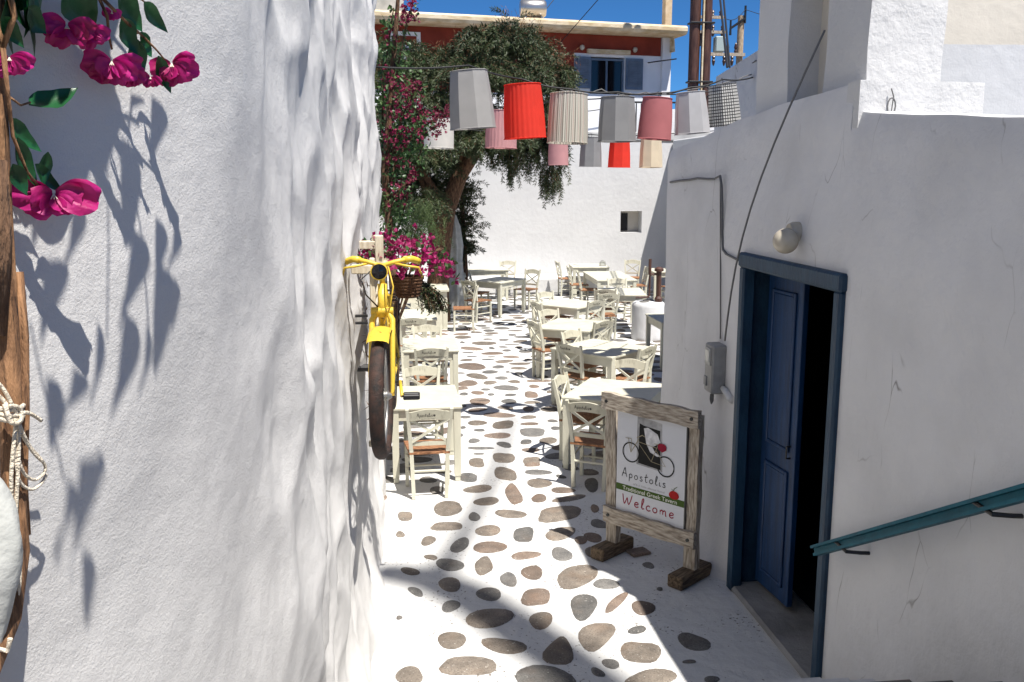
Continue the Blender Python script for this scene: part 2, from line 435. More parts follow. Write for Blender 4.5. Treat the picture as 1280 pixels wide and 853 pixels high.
# ---- paving stones, each one set in the mortar
STONES_A = [  # (ox, oy, scale, [(cx, cy, w, h, angle, colour, shape)])
 (440, 700, 5.333, [(388,78,120,52,10,'b',0),(425,214,112,48,22,'g',0),(652,166,160,90,0,'b',0),(658,310,132,72,-10,'g',0),(913,230,178,85,0,'g',0),
  (1045,133,120,90,35,'g',0),(1202,87,140,100,10,'r',0),(1225,250,190,110,0,'r',1),(1260,405,170,108,-10,'b',0),(915,390,310,135,-8,'b',0),(315,388,45,22,0,'g',0),
  (665,538,208,105,0,'b',0),(1015,575,290,105,8,'b',0),(775,710,368,122,2,'b',1),(382,775,190,120,-10,'b',0)]),
 (660, 700, 5.333, [(335,110,270,150,-10,'b',2),(522,162,175,68,0,'g',0),(375,310,190,155,-15,'g',2),(588,285,205,58,-38,'r',0),(768,322,150,100,5,'r',0),
  (460,505,250,170,-25,'b',2),(728,470,120,50,-8,'g',0),(210,610,185,190,10,'b',3),(752,618,255,140,5,'b',1),(552,695,115,65,15,'g',0),(465,752,100,50,25,'g',0),
  (820,790,350,110,-5,'b',0),(803,38,80,40,20,'g',0),(878,197,45,20,0,'g',0),(1105,550,210,115,15,'g',0),(1075,682,90,20,0,'g',0),(1225,800,110,42,0,'g',0),(120,795,420,170,12,'g',0)]),
 (460, 590, 6.4, [(880,138,225,62,-5,'b',0),(1165,182,180,105,58,'r',1),(948,238,190,70,-3,'b',0),(645,295,235,118,-5,'b',2),(297,358,110,75,0,'b',1),(850,362,90,72,-10,'g',0),
  (1140,338,235,72,3,'b',0),(630,438,250,66,0,'b',1),(258,503,70,50,-5,'b',0),(482,553,125,70,-12,'b',0),(735,588,185,90,-33,'g',0),(960,472,195,92,0,'b',0),
  (975,605,285,88,0,'r',0),(655,745,210,105,5,'g',0),(503,686,105,38,10,'b',0),(925,755,140,135,-30,'b',1),(800,50,150,70,5,'g',0),(480,65,140,50,0,'g',0),(555,148,135,55,-3,'g',0)]),
 (620, 580, 6.4, [(75,82,175,100,8,'b',1),(290,5,125,36,0,'r',1),(335,70,210,40,0,'g',0),(345,157,210,68,3,'b',0),(535,213,190,50,0,'r',0),(345,277,120,70,0,'r',0),
  (585,278,260,46,-8,'b',0),(505,402,350,112,-5,'b',1),(790,360,60,70,-20,'r',0),(825,482,140,68,10,'g',0),(515,560,260,95,-12,'b',0),(222,568,150,125,0,'g',1),
  (680,612,110,58,0,'r',0),(775,590,160,70,10,'r',0),(525,725,165,110,10,'g',0),(235,735,225,65,-8,'r',0),(785,705,165,80,0,'b',0),(765,170,118,108,20,'g',0),(520,105,80,25,10,'g',0)]),
 (550, 400, 7.53, [(550,40,110,36,0,'g',0),(388,57,115,20,0,'g',0),(672,38,70,25,0,'g',0),(780,45,60,12,0,'g',0),(460,103,105,24,0,'g',0),(455,146,95,10,0,'g',0),(450,184,90,12,0,'g',0),
  (600,190,100,20,0,'g',0),(415,222,225,38,0,'b',0),(210,214,45,18,0,'g',0),(295,272,205,34,3,'r',0),(487,268,55,22,8,'g',0),(595,257,85,15,0,'g',0),(740,260,75,20,0,'b',0),
  (755,203,130,24,-5,'b',0),(675,232,145,10,0,'g',0),(628,289,80,22,0,'g',0),(495,317,210,28,0,'r',0),(800,298,120,30,0,'g',0),(265,310,105,13,2,'g',0),(300,346,105,11,0,'g',0),
  (485,350,85,9,0,'g',0),(670,350,165,23,0,'r',0),(450,374,130,11,0,'g',0),(250,380,118,22,0,'b',0),(605,392,190,28,-4,'b',0),(830,378,80,20,0,'b',0),(300,440,275,64,0,'r',0),
  (550,445,110,30,0,'g',0),(750,415,190,26,0,'b',0),(740,458,145,24,0,'b',0),(470,492,155,32,0,'g',0),(637,492,35,16,0,'g',0),(200,503,75,14,0,'g',0),(350,533,210,48,6,'b',0),
  (740,508,85,34,0,'g',0),(580,550,130,28,0,'g',0),(470,593,135,34,-3,'b',0),(700,583,120,28,0,'b',0),(260,600,190,58,0,'r',0),(625,642,235,48,5,'g',0),(885,628,95,34,0,'r',0),
  (430,658,80,20,0,'g',0),(480,705,70,20,0,'g',0),(375,770,215,62,0,'r',0),(663,709,120,20,0,'g',0),(650,770,150,42,0,'g',0),(858,706,120,62,0,'r',1),(865,779,155,25,0,'b',0),
  (1030,680,50,26,0,'b',0),(225,700,80,28,0,'g',0),(215,165,170,28,0,'b',0)]),
 (550, 500, 7.53, [(225,60,50,22,0,'g',0),(350,97,195,32,-4,'r',0),(620,78,160,32,3,'b',0),(833,88,95,50,0,'r',1),(240,165,95,25,0,'g',0),(555,145,290,50,0,'r',0),(835,165,150,34,0,'b',0),
  (350,220,190,44,0,'b',0),(595,237,185,78,-3,'b',1),(845,228,170,28,0,'r',0),(218,263,55,22,0,'g',0),(372,288,110,22,0,'g',0),(545,338,240,56,0,'r',0),(870,307,245,76,0,'g',1),
  (1060,200,100,28,0,'g',0),(1090,270,90,34,0,'g',0),(200,335,35,28,0,'g',0),(320,388,115,40,0,'g',0),(605,425,150,46,8,'g',0),(810,398,105,44,0,'g',1),(1020,385,180,58,-4,'b',0),
  (380,457,235,28,0,'g',0),(365,512,95,13,0,'g',0),(855,475,185,36,0,'r',0),(600,548,190,98,0,'b',1),(345,593,145,82,0,'b',1),(865,583,150,90,0,'b',1),(260,730,180,80,0,'g',0)]),
]
def stone_outline(cx, cy, w, h, ang, shape, rng, n=18):
    pw = {0: 2.0, 1: 3.2, 2: 2.2, 3: 2.2}[shape]
    pts = []; ph = rng.random() * 6; a1 = rng.uniform(.04, .11); a2 = rng.uniform(.03, .075)
    ca, sa = math.cos(rad(ang)), math.sin(rad(ang))
    for k in range(n):
        t = 2 * PI * k / n; c, s = math.cos(t), math.sin(t)
        q = (abs(c) ** pw + abs(s) ** pw) ** (-1 / pw) * (1 + a1 * math.sin(2 * t + ph) + a2 * math.sin(3 * t + 2 * ph) + .02 * rng.uniform(-1, 1))
        u, v = q * c * w / 2, q * s * h / 2
        if shape == 2: v = (v + h * .04) * (0.62 + .76 * (u / w)) - .0 * h if False else v * (1 - .38 * u / (w / 2) * (1 if v > 0 else .35))
        if shape == 3: u = u * (1 + .38 * v / (h / 2))
        pts.append((cx + u * ca - v * sa, cy + u * sa + v * ca))
    return pts
STONE_C = []
def stone_mesh(mb, pts, rng):
    pts = [Vector(p) for p in pts]; n = len(pts); c = sum(pts, Vector()) / n
    hgt = rng.uniform(.006, .012)
    r0 = [Vector((p.x, p.y, -.004)) for p in pts]
    r1 = [Vector((p.x, p.y, .003)) for p in pts]
    r2 = [c + (p - c) * .92 + Vector((0, 0, hgt * .75)) for p in pts]
    r3 = [c + (p - c) * .55 + Vector((0, 0, hgt + rng.uniform(-.0015, .0015))) for p in pts]
    vs = r0 + r1 + r2 + r3 + [c + Vector((0, 0, hgt))]
    fs = []
    for k in range(3):
        for i in range(n): fs.append((k * n + i, k * n + (i + 1) % n, (k + 1) * n + (i + 1) % n, (k + 1) * n + i))
    for i in range(n): fs.append((3 * n + i, 3 * n + (i + 1) % n, 4 * n))
    mb.add(vs, fs)
SM = {'b': STONE, 'g': STONE_G, 'r': STONE_R}
rng = random.Random(3)
n_st = 0
for ox, oy, sc, lst in STONES_A:
    for (cx, cy, w, h, a, colr, shp) in lst:
        pp = stone_outline(ox + cx / sc, oy + cy / sc, w / sc, h / sc, a, shp, rng)
        P = [on_z(x, y, 0) for x, y in pp]
        c = sum(P, Vector()) / len(P)
        STONE_C.append((c.x, c.y, max(abs(p.x - c.x) for p in P), max(abs(p.y - c.y) for p in P)))
        mb = MB(); stone_mesh(mb, P, rng); mb.build('stone', SM[colr], ground, smooth=40, fix=False); n_st += 1
stuff = {'b': MB(), 'g': MB(), 'r': MB()}
cand = []
for k in range(6000):
    y = rng.uniform(8.0, 23.5); x = rng.uniform(-.5, 6.5)
    if y < 8.6 and x > 1.45: continue
    rx, ry = rng.uniform(.07, .20), rng.uniform(.07, .16)
    ok = True
    for (sx, sy, srx, sry) in STONE_C:
        if ((x - sx) / (srx + rx + .035)) ** 2 + ((y - sy) / (sry + ry + .04)) ** 2 < 1: ok = False; break
    if not ok: continue
    STONE_C.append((x, y, rx, ry)); cand.append((x, y, rx, ry))
cand.sort(key=lambda c: c[1])
for (x, y, rx, ry) in cand:
    an = rng.uniform(-.4, .4); pts = []
    for (px_, py_) in stone_outline(0, 0, 2 * rx, 2 * ry, rng.uniform(-30, 30), rng.choice((0, 0, 1)), rng, 14): pts.append(Vector((x + px_, y + py_, 0)))
    colr = rng.choice('bggrb')
    if n_st < 299:
        mb = MB(); stone_mesh(mb, pts, rng); mb.build('stone', SM[colr], ground, smooth=40, fix=False); n_st += 1
    else: stone_mesh(stuff[colr], pts, rng)
for k, mb in stuff.items():
    if mb.v: tag(mb.build('stone', SM[k], ground, smooth=40, fix=False), kind='stuff')

# ================================================================== LEFT WALL
def interp(x, tab):
    if x <= tab[0][0]: return tab[0][1]
    for (a, va), (b, vb) in zip(tab, tab[1:]):
        if x <= b:
            t = (x - a) / (b - a); return va + (vb - va) * t
    return tab[-1][1]
LW = [(-1.5, -2.1), (.3, -1.28), (.9, -.96), (1.2, -.80), (1.5, -.653), (1.65, -.575), (1.85, -.484), (2.2, -.405), (2.9, -.381), (4.1, -.36), (5.6, -.318), (8.9, -.238)]
def lw_base(y):
    w = .10 if y < 2.6 else .3
    return sum(interp(y + d * w, LW) for d in (-1, -.5, 0, .5, 1)) / 5
def lw_x(y, z):
    x = lw_base(y)
    near = max(0.0, min(1.0, (y - 2.1) / 1.5)); near = near * near * (3 - 2 * near)
    n1 = noise.noise(Vector((y * 1.1 + 3.1, z * .85, 1.7)))
    n2 = noise.noise(Vector((y * 2.4, z * 1.7 + 5, 4.2)))
    n4 = noise.noise(Vector((y * 4.5 + 2, z * 3.2 + 5, 14.2)))
    x += (.050 - .018 * near) * n1 + (.020 + .006 * near) * n2 + (.004 + .012 * near) * n4
    wy = y * 2.9 + .55 * noise.noise(Vector((y * 1.5, z * 1.5, 9)))
    wz = z * 2.3 + .8 * noise.noise(Vector((y * 1.2, z * .9, 3)))
    d = noise.voronoi(Vector((wy, wz, .5)))[0]
    dep = .5 + .9 * abs(noise.noise(Vector((y * .8, z * .8, 21))))
    x += near * .135 * dep * (min(d[0], .75) ** 1.25 - .30)
    n3 = noise.noise(Vector((y * 9, z * 6, 7.7)))
    x += (.0025 + .003 * near) * n3
    # hollow high on the far end of the wall
    hy, hz = (y - 6.9) / .60, (z - 4.05) / .62
    q = hy * hy + hz * hz
    x -= .22 * math.exp(-(q ** 1.6) * 1.1)
    # the foot spreads
    if z < .7: 
        t = (0.7 - z) / .7
        x += .10 * t * t * max(0, min(1, (9.2 - y) / 3.0))
    return x
mb = MB()
ys = [-1.5 + .1 * i for i in range(19)] + [.36 + i * .03 for i in range(285)]
zs = [-.05 + .03 * i for i in range(200)]
nz_ = len(zs)
vs = [(lw_x(y, z), y, z) for y in ys for z in zs]
# rounded far corner and the return of the wall
yl = ys[-1]
for a in (15, 35, 60, 85, 90):
    if a < 90: vs += [(lw_x(yl, z) - .09 * (1 - math.cos(rad(a))), yl + .09 * math.sin(rad(a)), z) for z in zs]
    else: vs += [(-2.6, yl + .1, z) for z in zs]
vs += [(-2.6, ys[0], z) for z in zs]
ny_ = len(ys) + 6
fs = [(i * nz_ + j, i * nz_ + j + 1, ((i + 1) % ny_) * nz_ + j + 1, ((i + 1) % ny_) * nz_ + j) for i in range(ny_) for j in range(nz_ - 1)]
fs.append(tuple(i * nz_ + nz_ - 1 for i in range(ny_)))
mb.add(vs, fs)
lwall = mb.build('plastered_wall', WALL_L, smooth=True, fix=False)
tag(lwall, 'tall lumpy whitewashed wall in grazing sun filling the left of the alley', 'wall')

# ================================================================== RIGHT HOUSE
XR = 2.30
TOP = [(-1, 3.02), (2.0, 3.08), (3.25, 3.12), (4.72, 3.25), (4.721, 3.395), (5.6, 3.37), (6.4, 3.31), (7.1, 3.22), (7.9, 3.14)]
DY0, DY1, DZ = 4.54, 6.0, 2.315
house = thing('whitewashed_house', 'whitewashed house on the right with a dark blue door and rooftop pillars', 'house', (XR, 5.2, 0))
def rw_x(y, z):
    n = .022 * noise.noise(Vector((y * .9, z * .9, 11))) + .008 * noise.noise(Vector((y * 3, z * 3, 2)))
    dd = max(max(DY0 - .14 - y, y - DY1 - .14), z - DZ - .14, 0)
    n *= min(1, dd / .35)
    cove = 0
    if y > DY1 + .1: cove = -.11 * max(0, (.28 - z) / .28) ** 2
    bat = .06 * min(1, max(0, (z - 2.42) / .6)) ** 1.2 * min(1, max(0, (7.4 - y) / 1.2))
    return n + cove + bat
mb = MB()
yy = [-1 + .11 * i for i in range(int((DY0 + 1) / .11))] + [DY0] + [DY0 + (DY1 - DY0) * i / 12 for i in range(1, 13)] + [DY1 + .1 * i for i in range(1, 19)] + [7.9]
yy = sorted(set(round(y, 4) for y in yy) | {4.72, 4.721})
zrow = [DZ * i / 22 for i in range(23)]
def zs_at(y):
    t = interp(y, TOP); return zrow + [DZ + (t - DZ) * k / 9 for k in range(1, 10)]
NZ = len(zrow) + 9
vs = []
for y in yy:
    for z in zs_at(y):
        e = 0
        if z > interp(y, TOP) - .03: e = .025
        vs.append((rw_x(y, z) + e, y - 5.2, z + .012 * noise.noise(Vector((y * 2.3, 8, z))) * (z > DZ + .3)))
fs = []
for i in range(len(yy) - 1):
    ym = (yy[i] + yy[i + 1]) / 2
    for j in range(NZ - 1):
        if DY0 < ym < DY1 and j < 22: continue
        fs.append((i * NZ + j, (i + 1) * NZ + j, (i + 1) * NZ + j + 1, i * NZ + j + 1))
# top of the wall, its back and its far end
o = len(vs)
for y in yy:
    t = interp(y, TOP); tz = .012 * noise.noise(Vector((y * 2.3, 8, t)))
    vs += [(.15, y - 5.2, t + tz + .006), (.42, y - 5.2, t), (.42, y - 5.2, 0)]
for i in range(len(yy) - 1):
    a, b = i * NZ + NZ - 1, (i + 1) * NZ + NZ - 1
    fs.append((a, b, o + 3 * (i + 1), o + 3 * i))
    for k in range(2):
        ym = (yy[i] + yy[i + 1]) / 2
        fs.append((o + 3 * i + k, o + 3 * (i + 1) + k, o + 3 * (i + 1) + k + 1, o + 3 * i + k + 1)) if k == 0 or not (DY0 < ym < DY1) else None
L_ = len(yy) - 1
fs.append(tuple([L_ * NZ + j for j in range(NZ)] + [o + 3 * L_, o + 3 * L_ + 1, o + 3 * L_ + 2]))
# reveals of the doorway
def quad(a, b, c, d):
    k = len(vs); vs.extend([a, b, c, d]); fs.append((k, k + 1, k + 2, k + 3))
for y in (DY0, DY1): quad((0, y - 5.2, 0), (.42, y - 5.2, 0), (.42, y - 5.2, DZ), (0, y - 5.2, DZ))
quad((0, DY0 - 5.2, DZ), (.42, DY0 - 5.2, DZ), (.42, DY1 - 5.2, DZ), (0, DY1 - 5.2, DZ))
mb.add(vs, fs)
mb.build('wall', WALL_R, house, smooth=50)
# body of the house behind that wall: room with its shade painted near-black, roof and end wall
mb = MB()
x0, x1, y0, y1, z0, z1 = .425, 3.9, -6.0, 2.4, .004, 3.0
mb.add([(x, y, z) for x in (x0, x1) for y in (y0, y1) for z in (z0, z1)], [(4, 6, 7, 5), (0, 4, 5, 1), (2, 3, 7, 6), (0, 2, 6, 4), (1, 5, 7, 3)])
inner = mb.build('room', ROOM_SHADE, house)
import bmesh as _bm
mb = MB(); mb.box((2.38, -1.3, 3.06), (3.9, 8.0, .12)); mb.build('roof', WHITE, house)
mb = MB(); mb.box((2.4, 2.55, 1.55), (3.9, .25, 3.1)); mb.build('end_wall', WHITE, house)
# threshold
mb = MB(); mb.box((.19, (DY0 + DY1) / 2 - 5.2, .02), (.42, DY1 - DY0 - .02, .045), bev=.02); mb.build('threshold', plaster('worn_threshold', (.30, .295, .29), .8, .6, .5), house)
# door frame, proud of the wall
fw_ = .08
for yq in (DY0 + fw_ / 2, DY1 - fw_ / 2):
    mb = MB(); mb.box((.012, yq - 5.2, DZ / 2 + .002), (.09, fw_, DZ - .002), bev=.012); mb.build('door_jamb', BLUE_F, house)
mb = MB(); mb.box((.008, (DY0 + DY1) / 2 - 5.2, DZ + .048), (.10, DY1 - DY0 + .02, .10), bev=.014); mb.build('lintel', BLUE_F, house)
mb = MB(); mb.box((.23, DY1 - 5.2 - .012, DZ / 2 + .02), (.37, .02, DZ - .05)); mb.build('jamb_lining', BLUE_F, house)
mb = MB(); mb.box((.23, (DY0 + DY1) / 2 - 5.2, DZ - .012), (.37, DY1 - DY0 - .03, .02)); mb.build('jamb_lining', BLUE_F, house)
# the far leaf, a little open inwards, and the near leaf folded right back into the dark
def door_leaf(w, name):
    mb = MB(); mb.box((0, -w / 2, 1.13), (.04, w, 2.20), bev=.004)
    lf = mb.build(name, BLUE, house)
    for z0, z1 in ((.16, .92), (1.10, 2.1)):
        m2 = MB(); m2.box((-.024, -w / 2, (z0 + z1) / 2), (.014, w - .2, z1 - z0), bev=.006)
        m2.build('door_panel', BLUE, lf)
        m3 = MB()
        for yq in (-.085, -w + .085): m3.box((-.027, yq, (z0 + z1) / 2), (.02, .025, z1 - z0 + .05), bev=.006)
        for zq in (z0 - .012, z1 + .012): m3.box((-.027, -w / 2, zq), (.021, w - .196, .024), bev=.006)
        m3.build('panel_moulding', BLUE, lf)
    return lf
lf = door_leaf(.46, 'door_leaf'); lf.location = (.17, DY1 - 5.2 - fw_ + .002, .06); lf.rotation_euler = (0, 0, rad(5))
m4 = MB(); m4.tube([(-.03, -.42, 1.05), (-.06, -.42, 1.05), (-.06, -.42, 1.13), (-.03, -.42, 1.13)], .007); m4.build('handle', BLACKM, lf)
lf2 = door_leaf(.50, 'door_leaf'); lf2.location = (.13, DY0 - 5.2 + fw_ + .03, .06); lf2.rotation_euler = (0, 0, rad(96))
# rooftop pillars
def rough_block(name, x0, x1, y0, y1, z0, z1, m, seed, amp=.012, step=.09):
    mb = MB(); rr = .035
    def face(fn, nu, nv):
        k = len(mb.v)
        mb.v += [tuple(fn(i / nu, j / nv)) for i in range(nu + 1) for j in range(nv + 1)]
        mb.f += [(k + i * (nv + 1) + j, k + (i + 1) * (nv + 1) + j, k + (i + 1) * (nv + 1) + j + 1, k + i * (nv + 1) + j + 1) for i in range(nu) for j in range(nv)]
    def P(x, y, z):
        n = Vector((noise.noise(Vector((x * 3 + seed, y * 3, z * 3))), noise.noise(Vector((x * 3, y * 3 + seed, z * 3 + 9))), noise.noise(Vector((x * 3 + 4, y * 3, z * 3 + seed)))))
        return Vector((x, y, z)) + n * amp
    def N(a): return max(2, int(a / step))
    dx, dy, dz = x1 - x0, y1 - y0, z1 - z0
    for x in (x0, x1): face(lambda u, v: P(x, y0 + dy * u, z0 + dz * v), N(dy), N(dz))
    for y in (y0, y1): face(lambda u, v: P(x0 + dx * u, y, z0 + dz * v), N(dx), N(dz))
    for z in (z0, z1): face(lambda u, v: P(x0 + dx * u, y0 + dy * v, z), N(dx), N(dy))
    import bmesh
    me = bpy.data.meshes.new(name); me.from_pydata(mb.v, [], mb.f)
    bm = bmesh.new(); bm.from_mesh(me); bmesh.ops.remove_doubles(bm, verts=bm.verts, dist=.004); bmesh.ops.recalc_face_normals(bm, faces=bm.faces)
    bm.to_mesh(me); bm.free(); me.materials.append(m)
    me.polygons.foreach_set('use_smooth', [True] * len(me.polygons))
    try: me.set_sharp_from_angle(angle=rad(50))
    except Exception: pass
    o = bpy.data.objects.new(name, me); COL.objects.link(o); o.parent = house; return o
XP = .15
rough_block('pillar', XP, XP + .42, -.44, .06, 3.2, 4.15, WALL_ROUGH, 1)          # near pillar, front face in the sun
rough_block('pillar', XP, XP + .42, .58, 1.10, 3.2, 4.15, WHITE, 2)
rough_block('pillar_back', XP + .20, XP + .43, .04, .60, 3.2, 4.15, CREAMWALL, 3, .006)
rough_block('pillar_plinth', .066, XP + .60, -.54, -.40, 3.15, 3.40, WALL_ROUGH, 4, .008)
rough_block('niche_shade_slab', XP - .03, XP + .46, -.48, 1.12, 4.14, 4.26, WHITE, 8, .006)  # unseen slab added above the pillars to keep sun out of the niche
rough_block('terrace_parapet', .9, 4.4, .35, .6, 3.1, 3.72, plaster('bluish_whitewash', (.47, .48, .50), .4, .3, .06), 5, .008, .2)
rough_block('terrace_room', .9, 4.6, 1.5, 2.4, 3.1, 4.6, CREAMWALL, 6, .01, .3)
# iron ring on the plinth
mb = MB(); c = Vector((XP + .08, -.555, 3.32))
mb.tube([c + Vector((0, 0, .04)), c + Vector((.01, -.01, 0))] + [c + Vector((.022 * math.sin(t), -.012, -.05 - .03 * math.cos(t) * 1.4)) for t in [i * PI / 6 for i in range(13)]], .004, 6)
mb.build('wall_hook', WIREG, house)

# second house behind, whose grey wall closes the square on the right
mb = MB()
poly = [(4.4, 9.6, 0), (4.4, 12.85, 0), (4.4, 12.85, 4.30), (4.4, 11.3, 4.46), (4.4, 9.6, 4.6)]
mb.prism(poly, (2.6, 0, 0))
h2 = mb.build('side_house', WALL_R, None)
tag(h2, 'grey-shaded white house wall rising behind the low roof, right of the utility poles', 'house')

LOW_BOUNCE = plaster('low_bounce_grey', (.20, .19, .175), .7, .6, .3)  # darkens the landing and upper steps to cut light bounced onto the walls
# stairs the picture is taken from
st = MB(); steps = thing('stone_steps', 'white painted steps climbing along the right wall to the foreground', 'steps', (.9, 4.5, 0))
for k in range(6):
    m_ = MB(); y1 = 4.50 - .30 * k; z1 = .17 + .17 * k
    m_.box((.72 if k < 2 else .0, y1 - 4.5 - .15 - .001 * k, z1 / 2), (1.32 if k < 2 else 2.7, .30, z1), bev=.02)
    m_.build('step', WHITE if k < 3 else LOW_BOUNCE, steps)
m_ = MB(); m_.box((0, -3.3, .58), (2.7, 3.0, 1.16), bev=.02); m_.build('landing', LOW_BOUNCE, steps)

# ------------------------------------------------------------------ fittings on the right wall
def wl(px, py, off=0.0): return on_x(px, py, XR - off)
t = thing('wall_lamp', 'dusty round glass wall lamp above the blue doorway', 'lamp', (XR, 5.20, 2.58))
mb = MB(); mb.tube([(.03, 0, .01), (-.02, 0, .01), (-.045, 0, .01)], [.062, .062, .05], 20); mb.tube([(-.045, .0, .01), (-.06, -.03, -.015)], .036, 14); mb.build('lamp_base', GLOBE, t, smooth=40)
mb = MB()
gp = [(.074 * math.sin(a), -.074 * math.cos(a)) for a in [i * PI / 14 for i in range(15)]]
gp[0] = (.002, -.074); gp[-1] = (.002, .074)
mb.lathe(gp, (-.092, -.075, -.035), 22); mb.build('globe', GLOBE, t, smooth=True)

t = thing('electric_meter', 'grey electric meter box on the right wall beside the blue doorway', 'meter box', (XR, 6.36, 1.54))
mb = MB(); mb.box((-.045, 0, 0), (.11, .17, .36), bev=.012); mb.build('case', METER, t)
mb = MB(); mb.box((-.104, .0, .09), (.012, .12, .13), bev=.005); w_ = mb.build('window_bezel', mat('meter_bezel', (.30, .30, .29), None, rough=.4), t)
mb = MB(); mb.box((-.112, .0, .095), (.006, .085, .085), bev=.002); mb.build('dial', mat('meter_dial', (.48, .48, .46), (.58, .58, .55), 30, rough=.25), w_)
mb = MB(); mb.box((-.104, .04, -.10), (.014, .05, .07), bev=.004); mb.build('cover', METER, t)
mb = MB(); mb.tube([(-.05, .02, -.18), (-.05, .02, -.25), (-.05, .045, -.275), (-.05, .065, -.25), (-.05, .06, -.21)], .008, 8); mb.build('cable_stub', WIREG, t, smooth=True)
mb = MB(); mb.tube([(-.02, -.10, -.13), (-.02, -.17, -.14), (-.01, -.22, -.17), (0, -.26, -.18)], [.02, .025, .03, .03], 8); mb.build('conduit', mat('painted_conduit', (.55, .55, .55), None), t, smooth=True)

def cable(name, pts, r, m, label, group=None, n=6):
    c = Vector(pts[0]); mb = MB(); mb.tube([Vector(p) - c for p in pts], r, n)
    o = mb.build(name, m, None, smooth=True, loc=c); return tag(o, label, 'cable', group)
pts = []
q = [(838, 228), (850, 226), (862, 225), (872, 223), (884, 224), (893, 224), (900, 220), (902, 232), (903, 260), (902.5, 290), (903.5, 312), (908, 318), (918, 323), (931, 329)]
cable('wall_cable', [wl(x, y, .012) for x, y in q], .009, WIREG, 'thin cable stapled along the right wall and dropping to the door lintel')
cable('wall_cable', [wl(900.5, y, .008) for y in (222, 270, 320, 370, 424)], .005, WIREG, 'fine straight wire down the right wall to the meter box')
a_, b_ = on_x(1031, 38, 2.36), on_x(906, 426, 2.20)
mid = [a_.lerp(b_, i / 10) + Vector((-.12, 0, -.04)) * math.sin(PI * i / 10) for i in range(11)]
cable('service_cable', mid, .0065, WIREG, 'loose service cable running from the rooftop pillar down to the meter box')

# handrail
t = thing('handrail', 'teal wooden handrail sloping up the right wall', 'handrail', (XR - .10, 4.5, .91))
d = Vector((0, 2.92 - 4.5, 1.79 - .91)); d = d.normalized()
def rail_pt(k, dz=0, dx=0): return Vector((dx, 0, dz)) + d * k
mb = MB()
def slat(dz, w, h, dx, k0=0.0, k1=4.2):
    m_ = MB(); up_ = Vector((0, -d.z, d.y)); up_ = up_ if up_.z > 0 else -up_
    a = rail_pt(k0, 0, dx) + up_ * dz; b = rail_pt(k1, 0, dx) + up_ * dz
    vs = []
    for p in (a, b):
        for sx, sz in ((-1, -1), (1, -1), (1, 1), (-1, 1)): vs.append(p + Vector((sx * w / 2, 0, 0)) + up_ * (sz * h / 2))
    m_.add(vs, [(0, 1, 2, 3), (4, 7, 6, 5), (0, 4, 5, 1), (1, 5, 6, 2), (2, 6, 7, 3), (3, 7, 4, 0)]); return m_
slat(.019, .058, .015, 0).build('top_rail', TEAL, t)
slat(-.002, .026, .026, .004).build('web_rail', TEAL, t)
slat(-.022, .048, .015, .0, .01, 4.2).build('lower_rail', TEAL, t)
for k in (.38, 1.62, 2.9):
    p = rail_pt(k, -.036)
    m_ = MB(); m_.tube([p + Vector((-.01, .10, 0)), p + Vector((-.01, -.02, -.008)), p + Vector((.06, -.04, -.01)), p + Vector((.115, -.05, -.01))], .010, 8); m_.build('bracket', BLACKM, t)

# ------------------------------------------------------------------ handwriting
GLY = {
 'A': (.72, [[(0, 0), (.18, .5), (.36, 1.0), (.42, .95), (.5, .5), (.62, .02)], [(.06, .36), (.3, .40), (.6, .36)]]),
 'p': (.52, [[(.08, .45), (.08, .1), (.05, -.38)], [(.08, .38), (.22, .47), (.38, .40), (.42, .22), (.30, .05), (.12, .06)]]),
 'o': (.52, [[(.25, .46), (.1, .38), (.04, .2), (.12, .04), (.28, .02), (.42, .14), (.43, .32), (.33, .44), (.22, .45)]]),
 's': (.46, [[(.36, .42), (.22, .48), (.1, .38), (.18, .27), (.33, .18), (.33, .05), (.18, -.01), (.03, .06)]]),
 't': (.44, [[(.24, .9), (.17, .5), (.14, .14), (.22, .01), (.36, .05)], [(0, .52), (.2, .56), (.44, .62)]]),
 'l': (.34, [[(.04, .1), (.2, .5), (.3, .9), (.22, .98), (.12, .7), (.1, .2), (.18, .01), (.34, .1)]]),
 'i': (.26, [[(.08, .44), (.07, .14), (.13, .01), (.24, .07)], [(.09, .62), (.12, .66)]]),
 'W': (.98, [[(0, .95), (.05, .5), (.16, .03), (.3, .3), (.45, .66), (.5, .3), (.6, .04), (.78, .4), (.95, 1.0)]]),
 'e': (.48, [[(.04, .2), (.22, .24), (.4, .32), (.34, .45), (.18, .45), (.06, .28), (.08, .08), (.24, 0), (.44, .1)]]),
 'c': (.46, [[(.4, .38), (.28, .47), (.1, .38), (.04, .2), (.14, .03), (.3, .01), (.45, .1)]]),
 'm': (.72, [[(.04, .44), (.06, .02)], [(.06, .28), (.2, .45), (.3, .36), (.31, .04)], [(.31, .28), (.45, .45), (.57, .36), (.58, .02), (.66, -.0)]]),
}
def smooth_line(p, k=3):
    if len(p) < 3: return p
    out = []
    for i in range(len(p) - 1):
        p0, p1, p2, p3 = p[max(i - 1, 0)], p[i], p[i + 1], p[min(i + 2, len(p) - 1)]
        for j in range(k):
            t = j / k
            out.append(tuple(.5 * ((2 * p1[a]) + (-p0[a] + p2[a]) * t + (2 * p0[a] - 5 * p1[a] + 4 * p2[a] - p3[a]) * t * t + (-p0[a] + 3 * p1[a] - 3 * p2[a] + p3[a]) * t ** 3) for a in (0, 1)))
    out.append(p[-1]); return out
def handwriting(text, x, y, size, squeeze=1.0, gap=.10):
    out = []
    for ch in text:
        w, ss = GLY[ch]
        for s_ in ss: out.append([(x + u * size * squeeze, y + v * size) for u, v in smooth_line(s_)])
        x += (w + gap) * size * squeeze
    return out, x
